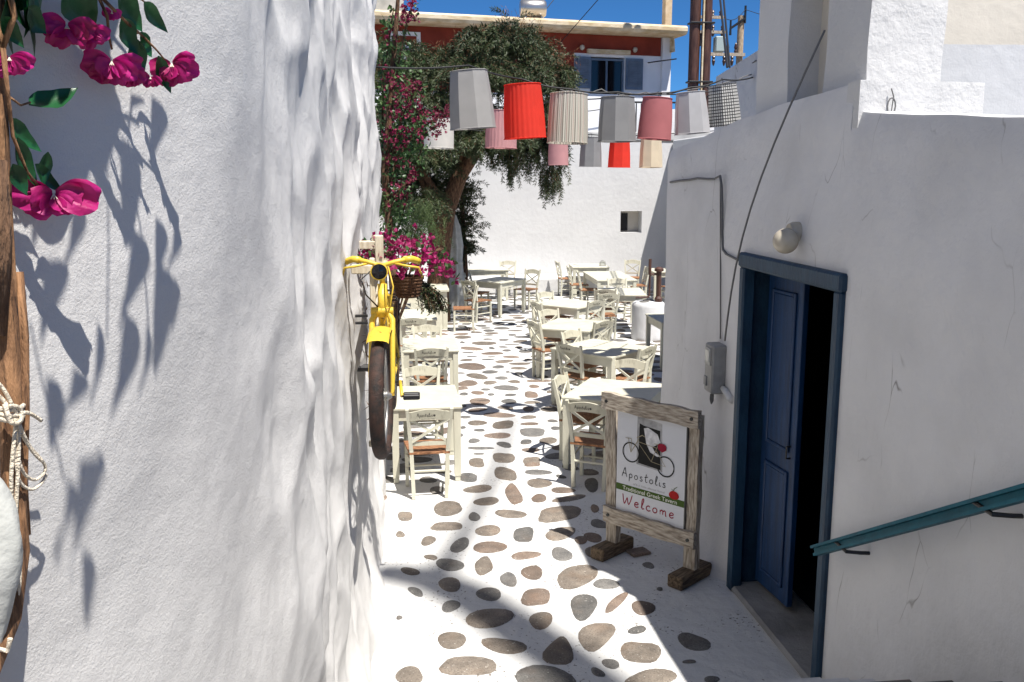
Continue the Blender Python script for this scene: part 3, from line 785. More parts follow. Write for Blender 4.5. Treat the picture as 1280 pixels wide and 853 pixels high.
def font_mesh(text, size, squeeze, name, m, parent):
    cu = bpy.data.curves.new(name, 'FONT'); cu.body = text; cu.size = size; cu.extrude = 0.0
    ob = bpy.data.objects.new(name, cu); COL.objects.link(ob)
    bpy.context.view_layer.update()
    dg = bpy.context.evaluated_depsgraph_get()
    me = bpy.data.meshes.new_from_object(ob.evaluated_get(dg)); bpy.data.objects.remove(ob); bpy.data.curves.remove(cu)
    for v in me.vertices: v.co.x *= squeeze
    me.materials.clear(); me.materials.append(m)
    o = bpy.data.objects.new(name, me); COL.objects.link(o); o.parent = parent; return o

# ------------------------------------------------------------------ tavern sign
SL, SR = Vector((1.60, 6.70, 0)), Vector((2.05, 6.14, 0))
u_ = (SR - SL); SW = u_.length; u_.normalize()
sign = thing('tavern_sign', 'weathered wooden tavern sign standing on block feet in the shade of the right wall', 'sign', (SL + SR) / 2, math.atan2(u_.y, u_.x))
# local axes: x along the sign (viewer's left to right), -y towards the viewer, z up
hw = SW / 2
def post(s):
    mb = MB(); top = s * (hw + (.035 if s < 0 else .0)); k = 8
    pts = [(s * hw + (top - s * hw) * i / k, .004 * math.sin(i * 2 + s), .06 + 1.19 * i / k) for i in range(k + 1)]
    mb.tube(pts, [.068 + .004 * math.sin(i * 1.7 + s) for i in range(k + 1)], 4, sq=True, flat=.62)
    return mb
for s in (-1, 1): post(s).build('post', OLDWOOD, sign)
def board(z, h, x0, x1, y, dz=0):
    mb = MB(); n = 10; vs = []
    for i in range(n + 1):
        x = x0 + (x1 - x0) * i / n; w1 = .006 * math.sin(i * 1.3 + z * 9); w2 = .006 * math.sin(i * 1.9 + z * 5)
        zz = z + dz * (i / n - .5)
        for (yy_, zz_) in ((y - .022, zz - h / 2 + w1), (y + .022, zz - h / 2 + w1), (y + .022, zz + h / 2 + w2), (y - .022, zz + h / 2 + w2)): vs.append((x, yy_, zz_))
    fs = [(i * 4 + j, i * 4 + (j + 1) % 4, (i + 1) * 4 + (j + 1) % 4, (i + 1) * 4 + j) for i in range(n) for j in range(4)] + [(3, 2, 1, 0), tuple(n * 4 + j for j in range(4))]
    mb.add(vs, fs); return mb
tb = board(1.235, .125, -hw - .085, hw + .062, -.052, 0).build('top_board', OLDWOOD_H, sign)
bb = board(.335, .12, -hw - .05, hw + .06, -.052).build('bottom_board', OLDWOOD_H, sign)
for (b_, z, xs) in ((tb, 1.235, (-hw - .035, hw + .01)), (bb, .335, (-hw, hw + .01))):
    for x in xs:
        m_ = MB(); m_.tube([(x, -.082, z), (x, -.06, z)], .013, 10); m_.build('bolt', BLACKM, b_)
for s in (-1, 1):
    mb = MB(); mb.box((s * hw, -.01, .05), (.13, .40, .10), bev=.012); mb.build('foot', BLOCKWOOD, sign)
PW, PH = SW - .10, .80; PX, PZ = .0, .79
mb = MB(); mb.box((PX, -.036, PZ), (PW, .008, PH)); panel = mb.build('panel', PANEL, sign)
mb = MB(); mb.box((PX + PW / 2 + .006, -.034, PZ), (.012, .012, PH)); mb.build('panel_edge', BLACKM, sign)
FRM = (Vector((PX - PW / 2, -.040, PZ - PH / 2)), Vector((1, 0, 0)) * PW, Vector((0, 0, 1)) * PH, Vector((0, -1, 0)))   # 0..1 across the panel
def pb(name, polys, m, lift):
    mb = MB()
    for p in polys: mb.fan(p, FRM, lift)
    return mb.build(name, m, panel, fix=False)
def rib(name, lines, w, m, lift):
    FR2 = (FRM[0], Vector((1, 0, 0)), Vector((0, 0, 1)), FRM[3]); mb = MB()
    for l in lines: mb.ribbon([(a * PW, b * PH) for a, b in l], w, FR2, lift)
    return mb.build(name, m, panel, fix=False)
pb('doorway_print', [[(.30, .50), (.68, .485), (.66, .94), (.30, .965)]], P_GREY, .0008)
pb('doorway_print', [[(.325, .515), (.655, .50), (.635, .87), (.40, .885), (.335, .90)]], P_BLACK, .0016)
pb('curtain_print', [[(.40, .86), (.46, .875), (.60, .83), (.645, .76), (.60, .735), (.53, .70), (.57, .655), (.66, .63), (.60, .62), (.50, .645), (.44, .72)]], P_WHITE, .0024)
def ring(cx, cy, r, n=28): return [(cx + r * math.cos(2 * PI * i / n), cy + r * .52 * math.sin(2 * PI * i / n) * (PW / PH) / .52) for i in range(n + 1)]
W1, W2, RW = (.215, .60), (.725, .545), .120
rib('wheel_print', [ring(*W1, RW)], .010, P_BLACK, .0032); rib('wheel_print', [ring(*W2, RW)], .010, P_BLACK, .0032)
bl = [[W1, (.33, .745), (.30, .76)], [(.33, .72), (.60, .70)], [(.335, .70), (.52, .56)], [(.60, .71), (.52, .56), W2, (.59, .675)], [(.30, .755), (.38, .79), (.42, .78)], [(.60, .70), (.61, .735)],
      [(.56, .738), (.66, .735)], [(.13, .73), (.22, .735)], [(.17, .735), (.215, .60)], [(.22, .735), (.215, .60)]]
rib('bicycle_print', bl, .0075, P_TAN, .0040)
rr = random.Random(5)
pb('basket_print', [[(.67 + .065 * math.cos(t) * rr.uniform(.8, 1.1), .715 + .04 * math.sin(t) * rr.uniform(.8, 1.15)) for t in [i * PI / 6 for i in range(12)]]], P_CRIM, .0048)
ls, _ = handwriting('Apostolis', .085, .345, .088, 1.35, .16)
rib('lettering', ls, .0062, P_BLACK, .0016)
ap = [(.855 + .072 * math.cos(t) * (1 - .10 * math.sin(t)), .298 + .040 * math.sin(t)) for t in [i * PI / 10 for i in range(20)]]
pb('fruit_emblem', [ap], P_RED, .0024)
rib('fruit_stalk', [[(.845, .335), (.86, .36), (.90, .385)], [(.85, .338), (.82, .352)], [(.78, .27), (.74, .245)]], .006, P_GREEN, .0032)
pb('green_band', [[(0, .205), (1, .205), (1, .268), (0, .268)]], P_GREEN, .0012)
ls, _ = handwriting('Welcome', .105, .075, .105, 1.45, .17)
rib('lettering', ls, .0085, P_CRIM, .0016)
fo = font_mesh('Traditional Greek Tavern', .044, .82, 'lettering', mat('print_cream', (.80, .80, .72), None), panel)
wmax = max(v.co.x for v in fo.data.vertices)
for v in fo.data.vertices: v.co.x *= PW * .80 / wmax
fo.rotation_euler = (PI / 2, 0, 0); fo.location = FRM[0] + FRM[1] * .10 + FRM[2] * .217 + Vector((0, -.0020, 0))
fo = font_mesh("it's a tale about food", .022, .9, 'lettering', P_GREY, panel)
wmax = max(v.co.x for v in fo.data.vertices)
for v in fo.data.vertices: v.co.x *= PW * .46 / wmax
fo.rotation_euler = (PI / 2, 0, 0); fo.location = FRM[0] + FRM[1] * .26 + FRM[2] * .288 + Vector((0, -.0020, 0))
# flat tile beside the left foot
p_ = on_z(798, 692)
mb = MB(); mb.box((0, 0, .012), (.16, .12, .024), (0, 0, .3), .004); o = mb.build('tile', STONE_R, None, loc=p_); tag(o, 'loose reddish tile lying behind the left foot of the tavern sign', 'tile')

# ================================================================== CHAIRS
def make_chair(label, name='tavern_chair', wood=CREAM):
    t = thing(name, label, 'chair')
    for s in (-1, 1):
        mb = MB(); mb.tube([(s * .150, -.185, 0), (s * .158, -.178, .25), (s * .166, -.182, .46), (s * .182, -.215, .66), (s * .200, -.262, .865)], [.0235, .0245, .025, .024, .021], 4, sq=True)
        mb.build('leg', wood, t)
        mb = MB(); mb.tube([(s * .195, .185, 0), (s * .195, .183, .30), (s * .193, .18, .445)], [.022, .024, .025], 4, sq=True)
        mb.build('leg', wood, t)
    # woven seat
    mb = MB(); n = 8; vs = []
    for side in (1, -1):
        for j in range(n + 1):
            for i in range(n + 1):
                v = -1 + 2 * j / n; w = .185 + .035 * (v + 1) / 2; u = -1 + 2 * i / n
                edge = max(abs(u), abs(v)); z = .452 - .010 * (1 - edge ** 2) if side > 0 else .425 - .0 * edge
                if side > 0 and edge > .95: z -= .006
                vs.append((u * w, v * .20, z))
    N1 = (n + 1) ** 2; fs = []
    for j in range(n):
        for i in range(n):
            a = j * (n + 1) + i; fs.append((a, a + 1, a + n + 2, a + n + 1)); fs.append((N1 + a, N1 + a + n + 1, N1 + a + n + 2, N1 + a + 1))
    rim = [i for i in range(n + 1)] + [j * (n + 1) + n for j in range(1, n + 1)] + [n * (n + 1) + i for i in range(n - 1, -1, -1)] + [j * (n + 1) for j in range(n - 1, 0, -1)]
    for a, b in zip(rim, rim[1:] + rim[:1]): fs.append((b, a, N1 + a, N1 + b))
    mb.add(vs, fs); mb.build('seat', RUSH, t, smooth=60)
    # crest rail
    mb = MB(); vs = []; n = 12
    for i in range(n + 1):
        u = -1 + 2 * i / n; x = u * .196; arch = .032 * math.cos(u * PI / 2) ** 1.5; yb = -.035 * math.cos(u * PI / 2)
        for (dy, z) in ((-.012, .752 + arch * .55), (.012, .752 + arch * .55), (.012, .835 + arch), (-.012, .835 + arch)):
            vs.append((x, -.238 - (z - .75) * .23 + yb * .5 + dy, z))
    mb.add(vs, [(i * 4 + j, i * 4 + (j + 1) % 4, (i + 1) * 4 + (j + 1) % 4, (i + 1) * 4 + j) for i in range(n) for j in range(4)] + [(3, 2, 1, 0), tuple(n * 4 + j for j in range(4))])
    crest = mb.build('top_rail', CREAM_DK, t, smooth=30)
    # inked writing on the back of the crest
    fr = (Vector((.115, -.2835, .796)), Vector((-1, 0, 0)), Vector((0, -.23, 1)).normalized(), Vector((0, -1, -.23)).normalized())
    ls, xe = handwriting('Apostolis', 0, 0, .036, .78, .1); mb = MB()
    for l in ls: mb.ribbon(l, .0045, fr, .0)
    mb.fan([(xe + .012 + .011 * math.cos(a), .012 + .011 * math.sin(a)) for a in [i * PI / 5 for i in range(10)]], fr, .0)
    # facing viewer behind the chair the text must read left to right (x towards +x seen from -y)
    me = mb
    me.v = [(-x, y, z) for (x, y, z) in me.v]
    me.build('lettering', LOGO, crest, fix=False)
    mb = MB(); mb.tube([(-.165, -.192, .525), (0, -.20, .528), (.165, -.192, .525)], .026, 4, sq=True, flat=.55); mb.build('lower_rail', CREAM_DK, t)
    for s in (-1, 1):
        mb = MB(); a = Vector((-s * .160, -.198 - .004 * s, .545)); b = Vector((s * .180, -.244 - .004 * s, .770))
        mb.tube([a, (a + b) / 2 + Vector((0, -.010, 0)), b], .0175, 4, sq=True, flat=.6); mb.build('cross_slat', wood, t)
    def rung(a, b, r=.0105):
        mb = MB(); mb.tube([a, b], r, 6); mb.build('rung', wood, t)
    for z in (.20, .33):
        rung((-.195, .183, z), (.195, .183, z))
    for s in (-1, 1):
        for z in (.17, .31): rung((s * .154, -.18, z), (s * .195, .183, z + .01))
    rung((-.154, -.18, .26), (.154, -.18, .26), .012)
    return t
CH = [  # x, y, rot(deg; 0 = chair faces away from the viewer), label
 (.205, 8.31, 2, 'nearest chair on the left, crossed back to the viewer, beside the bicycle wheel'),
 (.185, 9.72, 181, 'chair facing the viewer across the far edge of the first left table'),
 (.33, 11.33, 0, 'chair with its back to the viewer at the second left table, behind the first table'),
 (.33, 12.62, 180, 'chair facing the viewer beyond the far edge of the second left table'),
 (.12, 13.85, 3, 'chair with its back to the viewer at the small third left table'),
 (.18, 15.75, 182, 'chair facing the viewer between the third left table and the white sideboard'),
 (1.80, 8.36, -30, 'nearest chair on the right, directly left of the tavern sign'),
 (1.84, 9.18, -119, 'chair seen side-on tucked into the left edge of the first right table'),
 (2.44, 9.86, 150, 'chair facing the viewer across the first right table, just above the tavern sign'),
 (2.80, 11.05, 45, 'chair at the right of the second right table, its back to the wall corner'),
 (2.24, 11.28, -52, 'chair with crossed back to the viewer at front left of second right table'),
 (2.42, 11.98, -140, 'chair at the far left edge of the second right table, facing the viewer'),
 (2.12, 13.15, -72, 'chair seen side-on by the stone path, at the left of the third right table'),
 (2.40, 14.02, -150, 'chair at the far left edge of the third right table'),
 (2.74, 13.18, 36, 'chair with its back to the viewer at the right of the third right table'),
 (2.46, 15.25, -72, 'chair seen side-on at the left of the fourth right table'),
 (2.72, 16.30, -145, 'chair facing the viewer across the far edge of the fourth right table'),
 (3.12, 15.42, 33, 'chair with its back to the viewer at the right of the fourth right table'),
 (3.78, 17.05, -5, 'taller-looking chair with its back to the viewer at the table left of the white drum'),
 (3.66, 16.42, 6, 'chair standing directly in front of another, left of the white drum planter'),
 (4.42, 18.35, 182, 'chair facing the viewer behind the table left of the white drum'),
 (4.10, 22.70, -86, 'chair seen side-on at the left of the table against the back wall'),
 (4.14, 21.35, -92, 'farther of two side-on chairs left of the long table near the back wall'),
 (4.17, 20.30, -96, 'nearer of two side-on chairs left of the long table near the back wall'),
 (5.45, 21.0, 92, 'chair seen side-on at the right end of the long table near the back wall'),
 (5.75, 22.7, 160, 'chair facing the viewer in the far right corner by the back wall'),
 (6.2, 20.6, 14, 'chair with its back to the viewer at the far right table, behind the brown pump'),
 (1.16, 17.62, 88, 'chair with orange seat turned away from the tables, under the small dark tree'),
 (1.52, 18.75, -50, 'chair at the near left of the shaded table in front of the back bench'),
 (1.62, 20.05, -118, 'chair at the far left of the shaded table in front of the back bench'),
 (2.78, 20.55, 138, 'chair facing the viewer behind the right of the shaded table'),
 (2.62, 22.75, 176, 'chair farthest back on the left, against the white bench of the back wall'),
]
G_CH = 'cream tavern chairs with crossed backs and rush seats'
proto = None
for (x, y, r, lab) in CH:
    if proto is None: proto = make_chair(lab); c = proto
    else: c = copy_tree(proto)
    c.location = (x, y, .004); c.rotation_euler = (0, 0, rad(r)); c['label'] = lab; c['group'] = G_CH
# ================================================================== TABLES
def make_table(w, d, label, x, y, r, h=.75):
    t = thing('tavern_table', label, 'table', (x, y, .004), rad(r), 'cream square tavern tables')
    mb = MB(); mb.box((0, 0, h - .014), (w, d, .028), bev=.006); mb.build('tabletop', CREAM, t)
    for s in (-1, 1):
        mb = MB(); mb.box((0, s * (d / 2 - .045), h - .028 - .055), (w - .15, .022, .109), bev=.003); mb.build('apron', CREAM, t)
        mb = MB(); mb.box((s * (w / 2 - .045), 0, h - .028 - .056), (.022, d - .15, .110), bev=.003); mb.build('apron', CREAM, t)
        for s2 in (-1, 1):
            mb = MB(); X, Y = s * (w / 2 - .048), s2 * (d / 2 - .048)
            mb.tube([(X, Y, .0), (X, Y, .045), (X, Y, .05), (X, Y, h - .03)], [.034, .034, .043, .048], 4, sq=True); mb.build('leg', CREAM, t)
    return t
TB = [
 (.69, .95, 'first table on the left, right behind the nearest chair and the bicycle wheel', .19, 9.04, 1),
 (.72, .98, 'second left table, with the ring-shaped shadow of a lampshade on top', .34, 12.0, 0),
 (.58, 1.15, 'small third left table, in front of the white sideboard', .23, 14.75, 0),
 (.86, .98, 'first table on the right, half hidden behind the tavern sign', 2.16, 9.06, -29),
 (.94, .98, 'second right table, square and sunlit, nearest one left of the wall corner', 2.54, 11.48, 42),
 (.84, 1.05, 'third right table, with a dark patch of lampshade shadow on top', 2.52, 13.42, -29),
 (.92, .98, 'fourth right table, left of the two chairs standing one behind the other', 2.88, 15.78, 46),
 (.86, 1.15, 'table directly left of the white drum planter', 4.20, 17.35, -8),
 (.88, 1.95, 'long table near the back wall with two chairs at its left', 4.62, 20.3, -2),
 (.92, .95, 'table with folded napkins standing against the back wall', 4.66, 22.75, -4),
 (1.0, .9, 'table at the far right corner of the square behind the brown pump', 6.35, 21.4, 0),
 (.80, .95, 'table cut off by the right wall corner, in front of the white drum planter', 4.28, 13.9, 0),
 (1.02, .74, 'shaded table under the tree in front of the back bench', 2.08, 19.72, 50),
 (1.25, .7, 'table at the back wall bench behind the shaded table', 1.9, 22.2, 2),
]
for a in TB: make_table(*a)
# small things on tables
t = thing('napkin_holder', 'small metal napkin holder on the table against the back wall', 'napkin holder', (4.98, 22.6, .7545))
mb = MB(); mb.box((0, 0, .004), (.16, .10, .008)); mb.build('base', CHROME, t)
for s in (-1, 1):
    mb = MB(); mb.tube([(-.07, s * .04, .008), (-.06, s * .04, .10), (0, s * .04, .14), (.06, s * .04, .10), (.07, s * .04, .008)], .005, 6); mb.build('side_loop', CHROME, t)
mb = MB(); mb.box((0, 0, .06), (.13, .05, .10)); mb.build('napkins', CLOTH_W, t)
for (x, y, z, lab, rz) in ((4.45, 22.9, .7545, 'closed menu lying on the table against the back wall', .2), (.12, 14.4, .7545, 'closed menu lying on the small third left table', .1)):
    t = thing('menu', lab, 'menu', (x, y, z), rz, 'menus on the tables')
    mb = MB(); mb.box((0, 0, .004), (.22, .30, .008)); mb.build('cover', mat('menu_cover', (.42, .42, .44), None), t)
    mb = MB(); mb.box((0, 0, .0095), (.19, .26, .003)); mb.build('sheet', CLOTH_W, t)

# white sideboard behind the left tables
t = thing('sideboard', 'tall cream wooden sideboard with a broad flat top behind the left tables', 'sideboard', (.50, 18.35, .004))
mb = MB(); mb.box((0, 0, .765), (.78, 1.25, .05), bev=.006); mb.build('top', CREAM, t)
mb = MB(); mb.box((0, 0, .665), (.70, 1.15, .14), bev=.004); mb.build('frieze', CREAM, t)
for s in (-1, 1):
    for s2 in (-1, 1):
        mb = MB(); mb.box((s * .31, s2 * .53, .30), (.09, .09, .60), bev=.004); mb.build('leg', CREAM, t)
mb = MB(); mb.box((0, -.55, .30), (.53, .02, .585), bev=.002); mb.build('front_panel', CREAM, t)
mb = MB(); mb.box((.335, 0, .30), (.02, .97, .585), bev=.002); mb.build('side_panel', CREAM, t)
mb = MB(); mb.lathe([(.001, -.012), (.014, -.008), (.014, 0), (.006, .008)], (.0, -.57, .58), 10, Matrix.Rotation(PI / 2, 4, 'X').to_3x3()); mb.build('knob', BLACKM, t)

# folded white parasol behind the sideboard
t = thing('folded_parasol', 'folded white parasol hanging in long pleats between the sideboard and the small dark tree', 'parasol', (1.10, 19.6, 0))
mb = MB(); prof = [(.17, .12), (.20, .35), (.185, .75), (.15, 1.15), (.17, 1.5), (.12, 1.9), (.04, 2.15)]
mb.lathe(prof, n=40, mod=lambda a: 1 + .16 * math.sin(8 * a) + .05 * math.sin(13 * a)); mb.build('canopy', CLOTH_W, t, smooth=True)
mb = MB(); mb.tube([(0, 0, 0), (0, 0, 2.25)], .024, 10); mb.build('pole', CREAM, t)
mb = MB(); mb.lathe([(.0, .0), (.24, .0), (.24, .05), (.05, .09)], n=20); mb.build('base', WHITE, t)
mb = MB(); mb.lathe([(.175, 1.12), (.185, 1.15), (.175, 1.18)], n=24); mb.build('tie', CLOTH_W, t)

# white drum planter and brown hand pump
t = thing('drum_planter', 'round whitewashed drum with a lid of stones among the right tables', 'planter', (4.46, 16.3, .004))
mb = MB(); mb.lathe([(.30, 0), (.305, .05), (.295, .3), (.30, .6), (.29, .66), (.25, .685), (.10, .69), (.001, .69)], n=36, mod=lambda a: 1 + .01 * math.sin(3 * a)); mb.build('drum', WHITE, t, smooth=50)
for (dx, dy, r) in ((-.1, -.08, .09), (.06, .1, .08), (-.02, .12, .05)):
    mb = MB(); mb.lathe([(r, 0), (r * .95, .012), (r * .5, .018), (.001, .018)], (dx, dy, .690), 12, mod=lambda a: 1 + .12 * math.sin(2 * a)); mb.build('stone', STONE_G, t, smooth=40)
t = thing('hand_pump', 'dark brown iron hand pump standing on the white drum', 'pump', (4.62, 16.22, .694))
mb = MB(); mb.tube([(0, 0, 0), (0, 0, .06), (0, 0, .10), (0, 0, .55)], [.07, .07, .045, .05], 12); mb.build('barrel', RUSTP, t)
mb = MB(); mb.tube([(0, 0, .50), (-.14, 0, .50), (-.17, 0, .47), (-.17, 0, .12), (-.20, 0, .08), (-.42, 0, .08)], .02, 8); mb.build('spout', RUSTP, t)
mb = MB(); mb.tube([(-.17, 0, .49), (-.17, 0, .78)], .028, 8); mb.build('lever', RUSTP, t)
mb = MB(); mb.lathe([(.06, .55), (.085, .56), (.085, .60), (.04, .63), (.001, .64)], n=14); mb.build('cap', RUSTP, t)

# ================================================================== BICYCLE hung on the wall (local: +y backwards, z from the tyre's foot)
BY, BZ = 4.90, 1.40
bike = thing('bicycle', 'yellow bicycle hung high on the left wall, front wheel and headlamp towards the viewer', 'bicycle', (-.125, BY, BZ), rad(-1.5))
def wheel(parent, c, turn):
    w = thing('wheel', None, None); w.parent = parent; w.location = c; w.rotation_euler = (0, 0, turn)
    # an Empty cannot be a part with a shape of its own: the tyre carries the wheel
    bpy.data.objects.remove(w)
    mb = MB(); n = 40
    def torus(R, r, k=10, sx=1.0):
        vs = []; fs = []
        for i in range(n):
            a = 2 * PI * i / n
            for j in range(k):
                b = 2 * PI * j / k
                vs.append((sx * r * math.cos(b), (R + r * math.sin(b)) * math.cos(a), (R + r * math.sin(b)) * math.sin(a)))
        for i in range(n):
            for j in range(k): fs.append((i * k + j, i * k + (j + 1) % k, ((i + 1) % n) * k + (j + 1) % k, ((i + 1) % n) * k + j))
        return vs, fs
    mb.add(*torus(.314, .031, 10, 1.25)); wh = mb.build('wheel', TYRE, parent, smooth=True, loc=c); wh.rotation_euler = (0, 0, turn)
    mb = MB(); mb.add(*torus(.287, .012, 8, 1.2)); mb.build('rim', CHROME, wh, smooth=True)
    mb = MB(); mb.tube([(-.055, 0, 0), (-.03, 0, 0), (.03, 0, 0), (.055, 0, 0)], [.012, .028, .028, .012], 12); mb.build('hub', CHROME, wh)
    mb = MB()
    for i in range(24):
        a = 2 * PI * i / 24 + .1; b = a + (.35 if i % 2 else -.35); s = 1 if i % 4 < 2 else -1
        mb.tube([(s * .028, .026 * math.cos(b), .026 * math.sin(b)), (0, .277 * math.cos(a), .277 * math.sin(a))], .0016, 4)
    mb.build('spokes', CHROME, wh); return wh
TURN = rad(-2.5)
R_ = .344
wheel(bike, (0, 0, R_), TURN)
wheel(bike, (.0, 1.06, R_), 0)
def part(pts, r, name, m=YELLOW, n=10, par=None, smooth=True):
    mb = MB(); mb.tube(pts, r, n); return mb.build(name, m, par or bike, smooth=smooth)
ct, stt = math.cos(TURN), math.sin(TURN)
def fr_(x, y, z): return Vector((x * ct - y * stt, x * stt + y * ct, z))       # steering turn
fk = MB()
for s in (-1, 1): fk.tube([fr_(s * .058, 0, R_), fr_(s * .060, .03, R_ + .12), fr_(s * .055, .13, .74), fr_(s * .03, .15, .78)], [.010, .013, .017, .016], 10)
fk.tube([fr_(-.06, .15, .785), fr_(.06, .15, .785)], .022, 10)
fk.build('fork', YELLOW, bike, smooth=50)
part([fr_(0, .15, .75), fr_(0, .19, .93)], .026, 'head_tube')
part([fr_(0, .19, .92), fr_(0, .205, 1.03)], .016, 'stem')
# front mudguard
mb = MB(); vs = []; n = 18
for i in range(n + 1):
    a = rad(62 + 95 * i / n)      # from front over the top
    for j in range(7):
        b = PI * j / 6; q = R_ + .012 + .022 * math.sin(b)
        vs.append(fr_(.058 * math.cos(b), -q * math.cos(a), R_ + q * math.sin(a)))
mb.add(vs, [(i * 7 + j, i * 7 + j + 1, i * 7 + j + 8, i * 7 + j + 7) for i in range(n) for j in range(6)])
mb.build('mudguard', YELLOW, bike, smooth=True)
mb = MB(); vs = []
for i in range(n + 1):
    a = rad(20 + 130 * i / n)
    for j in range(7):
        b = PI * j / 6; q = R_ + .012 + .020 * math.sin(b)
        vs.append(Vector((.036 * math.cos(b), 1.06 - q * math.cos(a + .0), R_ + q * math.sin(a))))
mb.add(vs, [(i * 7 + j, i * 7 + j + 1, i * 7 + j + 8, i * 7 + j + 7) for i in range(n) for j in range(6)]); mb.build('mudguard', YELLOW, bike, smooth=True)
# handlebar: straight middle, ends swept back and drooping
hb = []
for u in (-1, -.93, -.8, -.6, -.42, -.25, 0, .25, .42, .6, .8, .93, 1):
    a = abs(u); hb.append(fr_(u * .20, .17 + .16 * max(0, a - .42) ** 1.2, 1.03 + .035 * math.sin(min(1, a / .8) * PI * .5) * (a < .85) + (.035 - .12 * (a - .85)) * (a >= .85)))
part(hb, .0125, 'handlebar', YELLOW, 10)
for s in (-1, 1):
    i_ = [0, 1, 2, 3] if s < 0 else [12, 11, 10, 9]
    part([hb[i] + Vector((0, 0, .0)) for i in i_], .0185, 'grip', YELLOW, 10)
    q = hb[3] if s < 0 else hb[9]
    part([q + Vector((-s * .06, -.02, -.015)), q + Vector((s * .02, -.045, -.03)), q + Vector((s * .08, -.03, -.04)), q + Vector((s * .10, -.0, -.095))], .0065, 'brake_lever', YELLOW, 8)
part([fr_(-.03, .13, 1.03), fr_(-.10, .05, .97), fr_(-.08, .10, .88), fr_(-.02, .17, .80)], .004, 'brake_cable', BLACKM, 6)
part([fr_(.04, .13, 1.03), fr_(.07, .06, .93), fr_(.05, .08, .82), fr_(.01, .12, .72)], .004, 'brake_cable', YELLOW, 6)
# headlamp
mb = MB(); M_ = Matrix.Rotation(PI / 2, 3, 'X')
mb.lathe([(.004, -.08), (.028, -.065), (.040, -.025), (.043, .0), (.047, .004), (.047, .012), (.041, .014)], fr_(0, .03, 1.015), 24, M_); hl = mb.build('headlight', YELLOW, bike, smooth=50)
mb = MB(); mb.lathe([(.042, .010), (.03, .016), (.015, .020), (.001, .021)], fr_(0, .03, 1.015), 24, M_); mb.build('lens', GLASSB, hl, smooth=True)
part([fr_(0, .10, 1.0), fr_(0, .17, .98)], .010, 'lamp_bracket', YELLOW, 8)
# frame
f_ = MB()
HT, HB, BB, ST_, RX = Vector((0.004, .20, .90)), Vector((0, .17, .78)), Vector((0, .60, .29)), Vector((0, .74, .83)), Vector((0, 1.06, R_))
f_.tube([HT, Vector((0, .45, .70)), Vector((0, .67, .56))], .017, 10)
f_.tube([HB, BB], .019, 10); f_.tube([BB, ST_], .017, 10)
for s in (-1, 1):
    f_.tube([BB + Vector((s * .035, 0, 0)), RX + Vector((s * .06, 0, 0))], .011, 8); f_.tube([ST_ + Vector((s * .02, 0, -.03)), RX + Vector((s * .06, 0, 0))], .010, 8)
f_.build('frame', YELLOW, bike, smooth=50)
part([ST_, ST_ + Vector((0, .03, .14))], .013, 'seat_post', CHROME)
mb = MB(); vs = []; n = 10
for i in range(n + 1):
    t_ = i / n; w = .022 + .085 * max(0, (t_ - .35) / .65) ** 1.1; y = .60 + .27 * t_
    for j in range(8):
        b = 2 * PI * j / 8; vs.append((w * math.cos(b), y, .985 + .012 * math.sin(t_ * 3) + (.026 if math.sin(b) > 0 else .020) * math.sin(b)))
mb.add(vs, [(i * 8 + j, i * 8 + (j + 1) % 8, (i + 1) * 8 + (j + 1) % 8, (i + 1) * 8 + j) for i in range(n) for j in range(8)] + [tuple(range(8))[::-1], tuple(n * 8 + j for j in range(8))])
mb.build('saddle', mat('worn_saddle', (.42, .36, .22), (.55, .50, .36), 12), bike, smooth=60)
part([(.0, .60, .29), (.075, .60, .29)], .012, 'axle', BLACKM)
mb = MB(); mb.lathe([(.02, -.003), (.09, -.003), (.09, .003), (.02, .003)], (.05, .60, .29), 28, Matrix.Rotation(PI / 2, 3, 'Y')); mb.build('chainring', BLACKM, bike)
c1 = part([(.082, .60, .29), (.095, .44, .235)], .010, 'crank', YELLOW)
c2 = part([(-.082, .60, .29), (-.095, .76, .345)], .010, 'crank', YELLOW)
for par, cx, cy, cz in ((c1, .15, .44, .235), (c2, -.15, .76, .345)):
    mb = MB()
    for s in (-1, 1): mb.box((cx, cy + s * .026, cz), (.095, .034, .032), bev=.006)
    mb.box((cx + (.045 if cx > 0 else -.045), cy, cz), (.012, .085, .026), bev=.003); mb.tube([(cx * .63, cy, cz), (cx * 1.3, cy, cz)], .007, 8)
    mb.build('pedal', BLACKM, par)
mb = MB(); L1, L2 = Vector((.05, .60, .29)), Vector((.05, 1.06, R_))
mb.tube([L1 + Vector((0, 0, .088)), L2 + Vector((0, 0, .035))], .005, 6); mb.tube([L1 + Vector((0, 0, -.088)), L2 + Vector((0, 0, -.035))], .005, 6); mb.build('chain', BLACKM, bike)
# carrier over the rear wheel
mb = MB()
for s in (-1, 1):
    mb.tube([(s * .06, .80, .76), (s * .065, 1.32, .76)], .007, 6); mb.tube([(s * .065, 1.30, .76), (s * .06, 1.06, R_)], .006, 6)
for y in (.80, .95, 1.1, 1.32): mb.tube([(-.065, y, .76), (.065, y, .76)], .006, 6)
mb.build('carrier', BLACKM, bike)

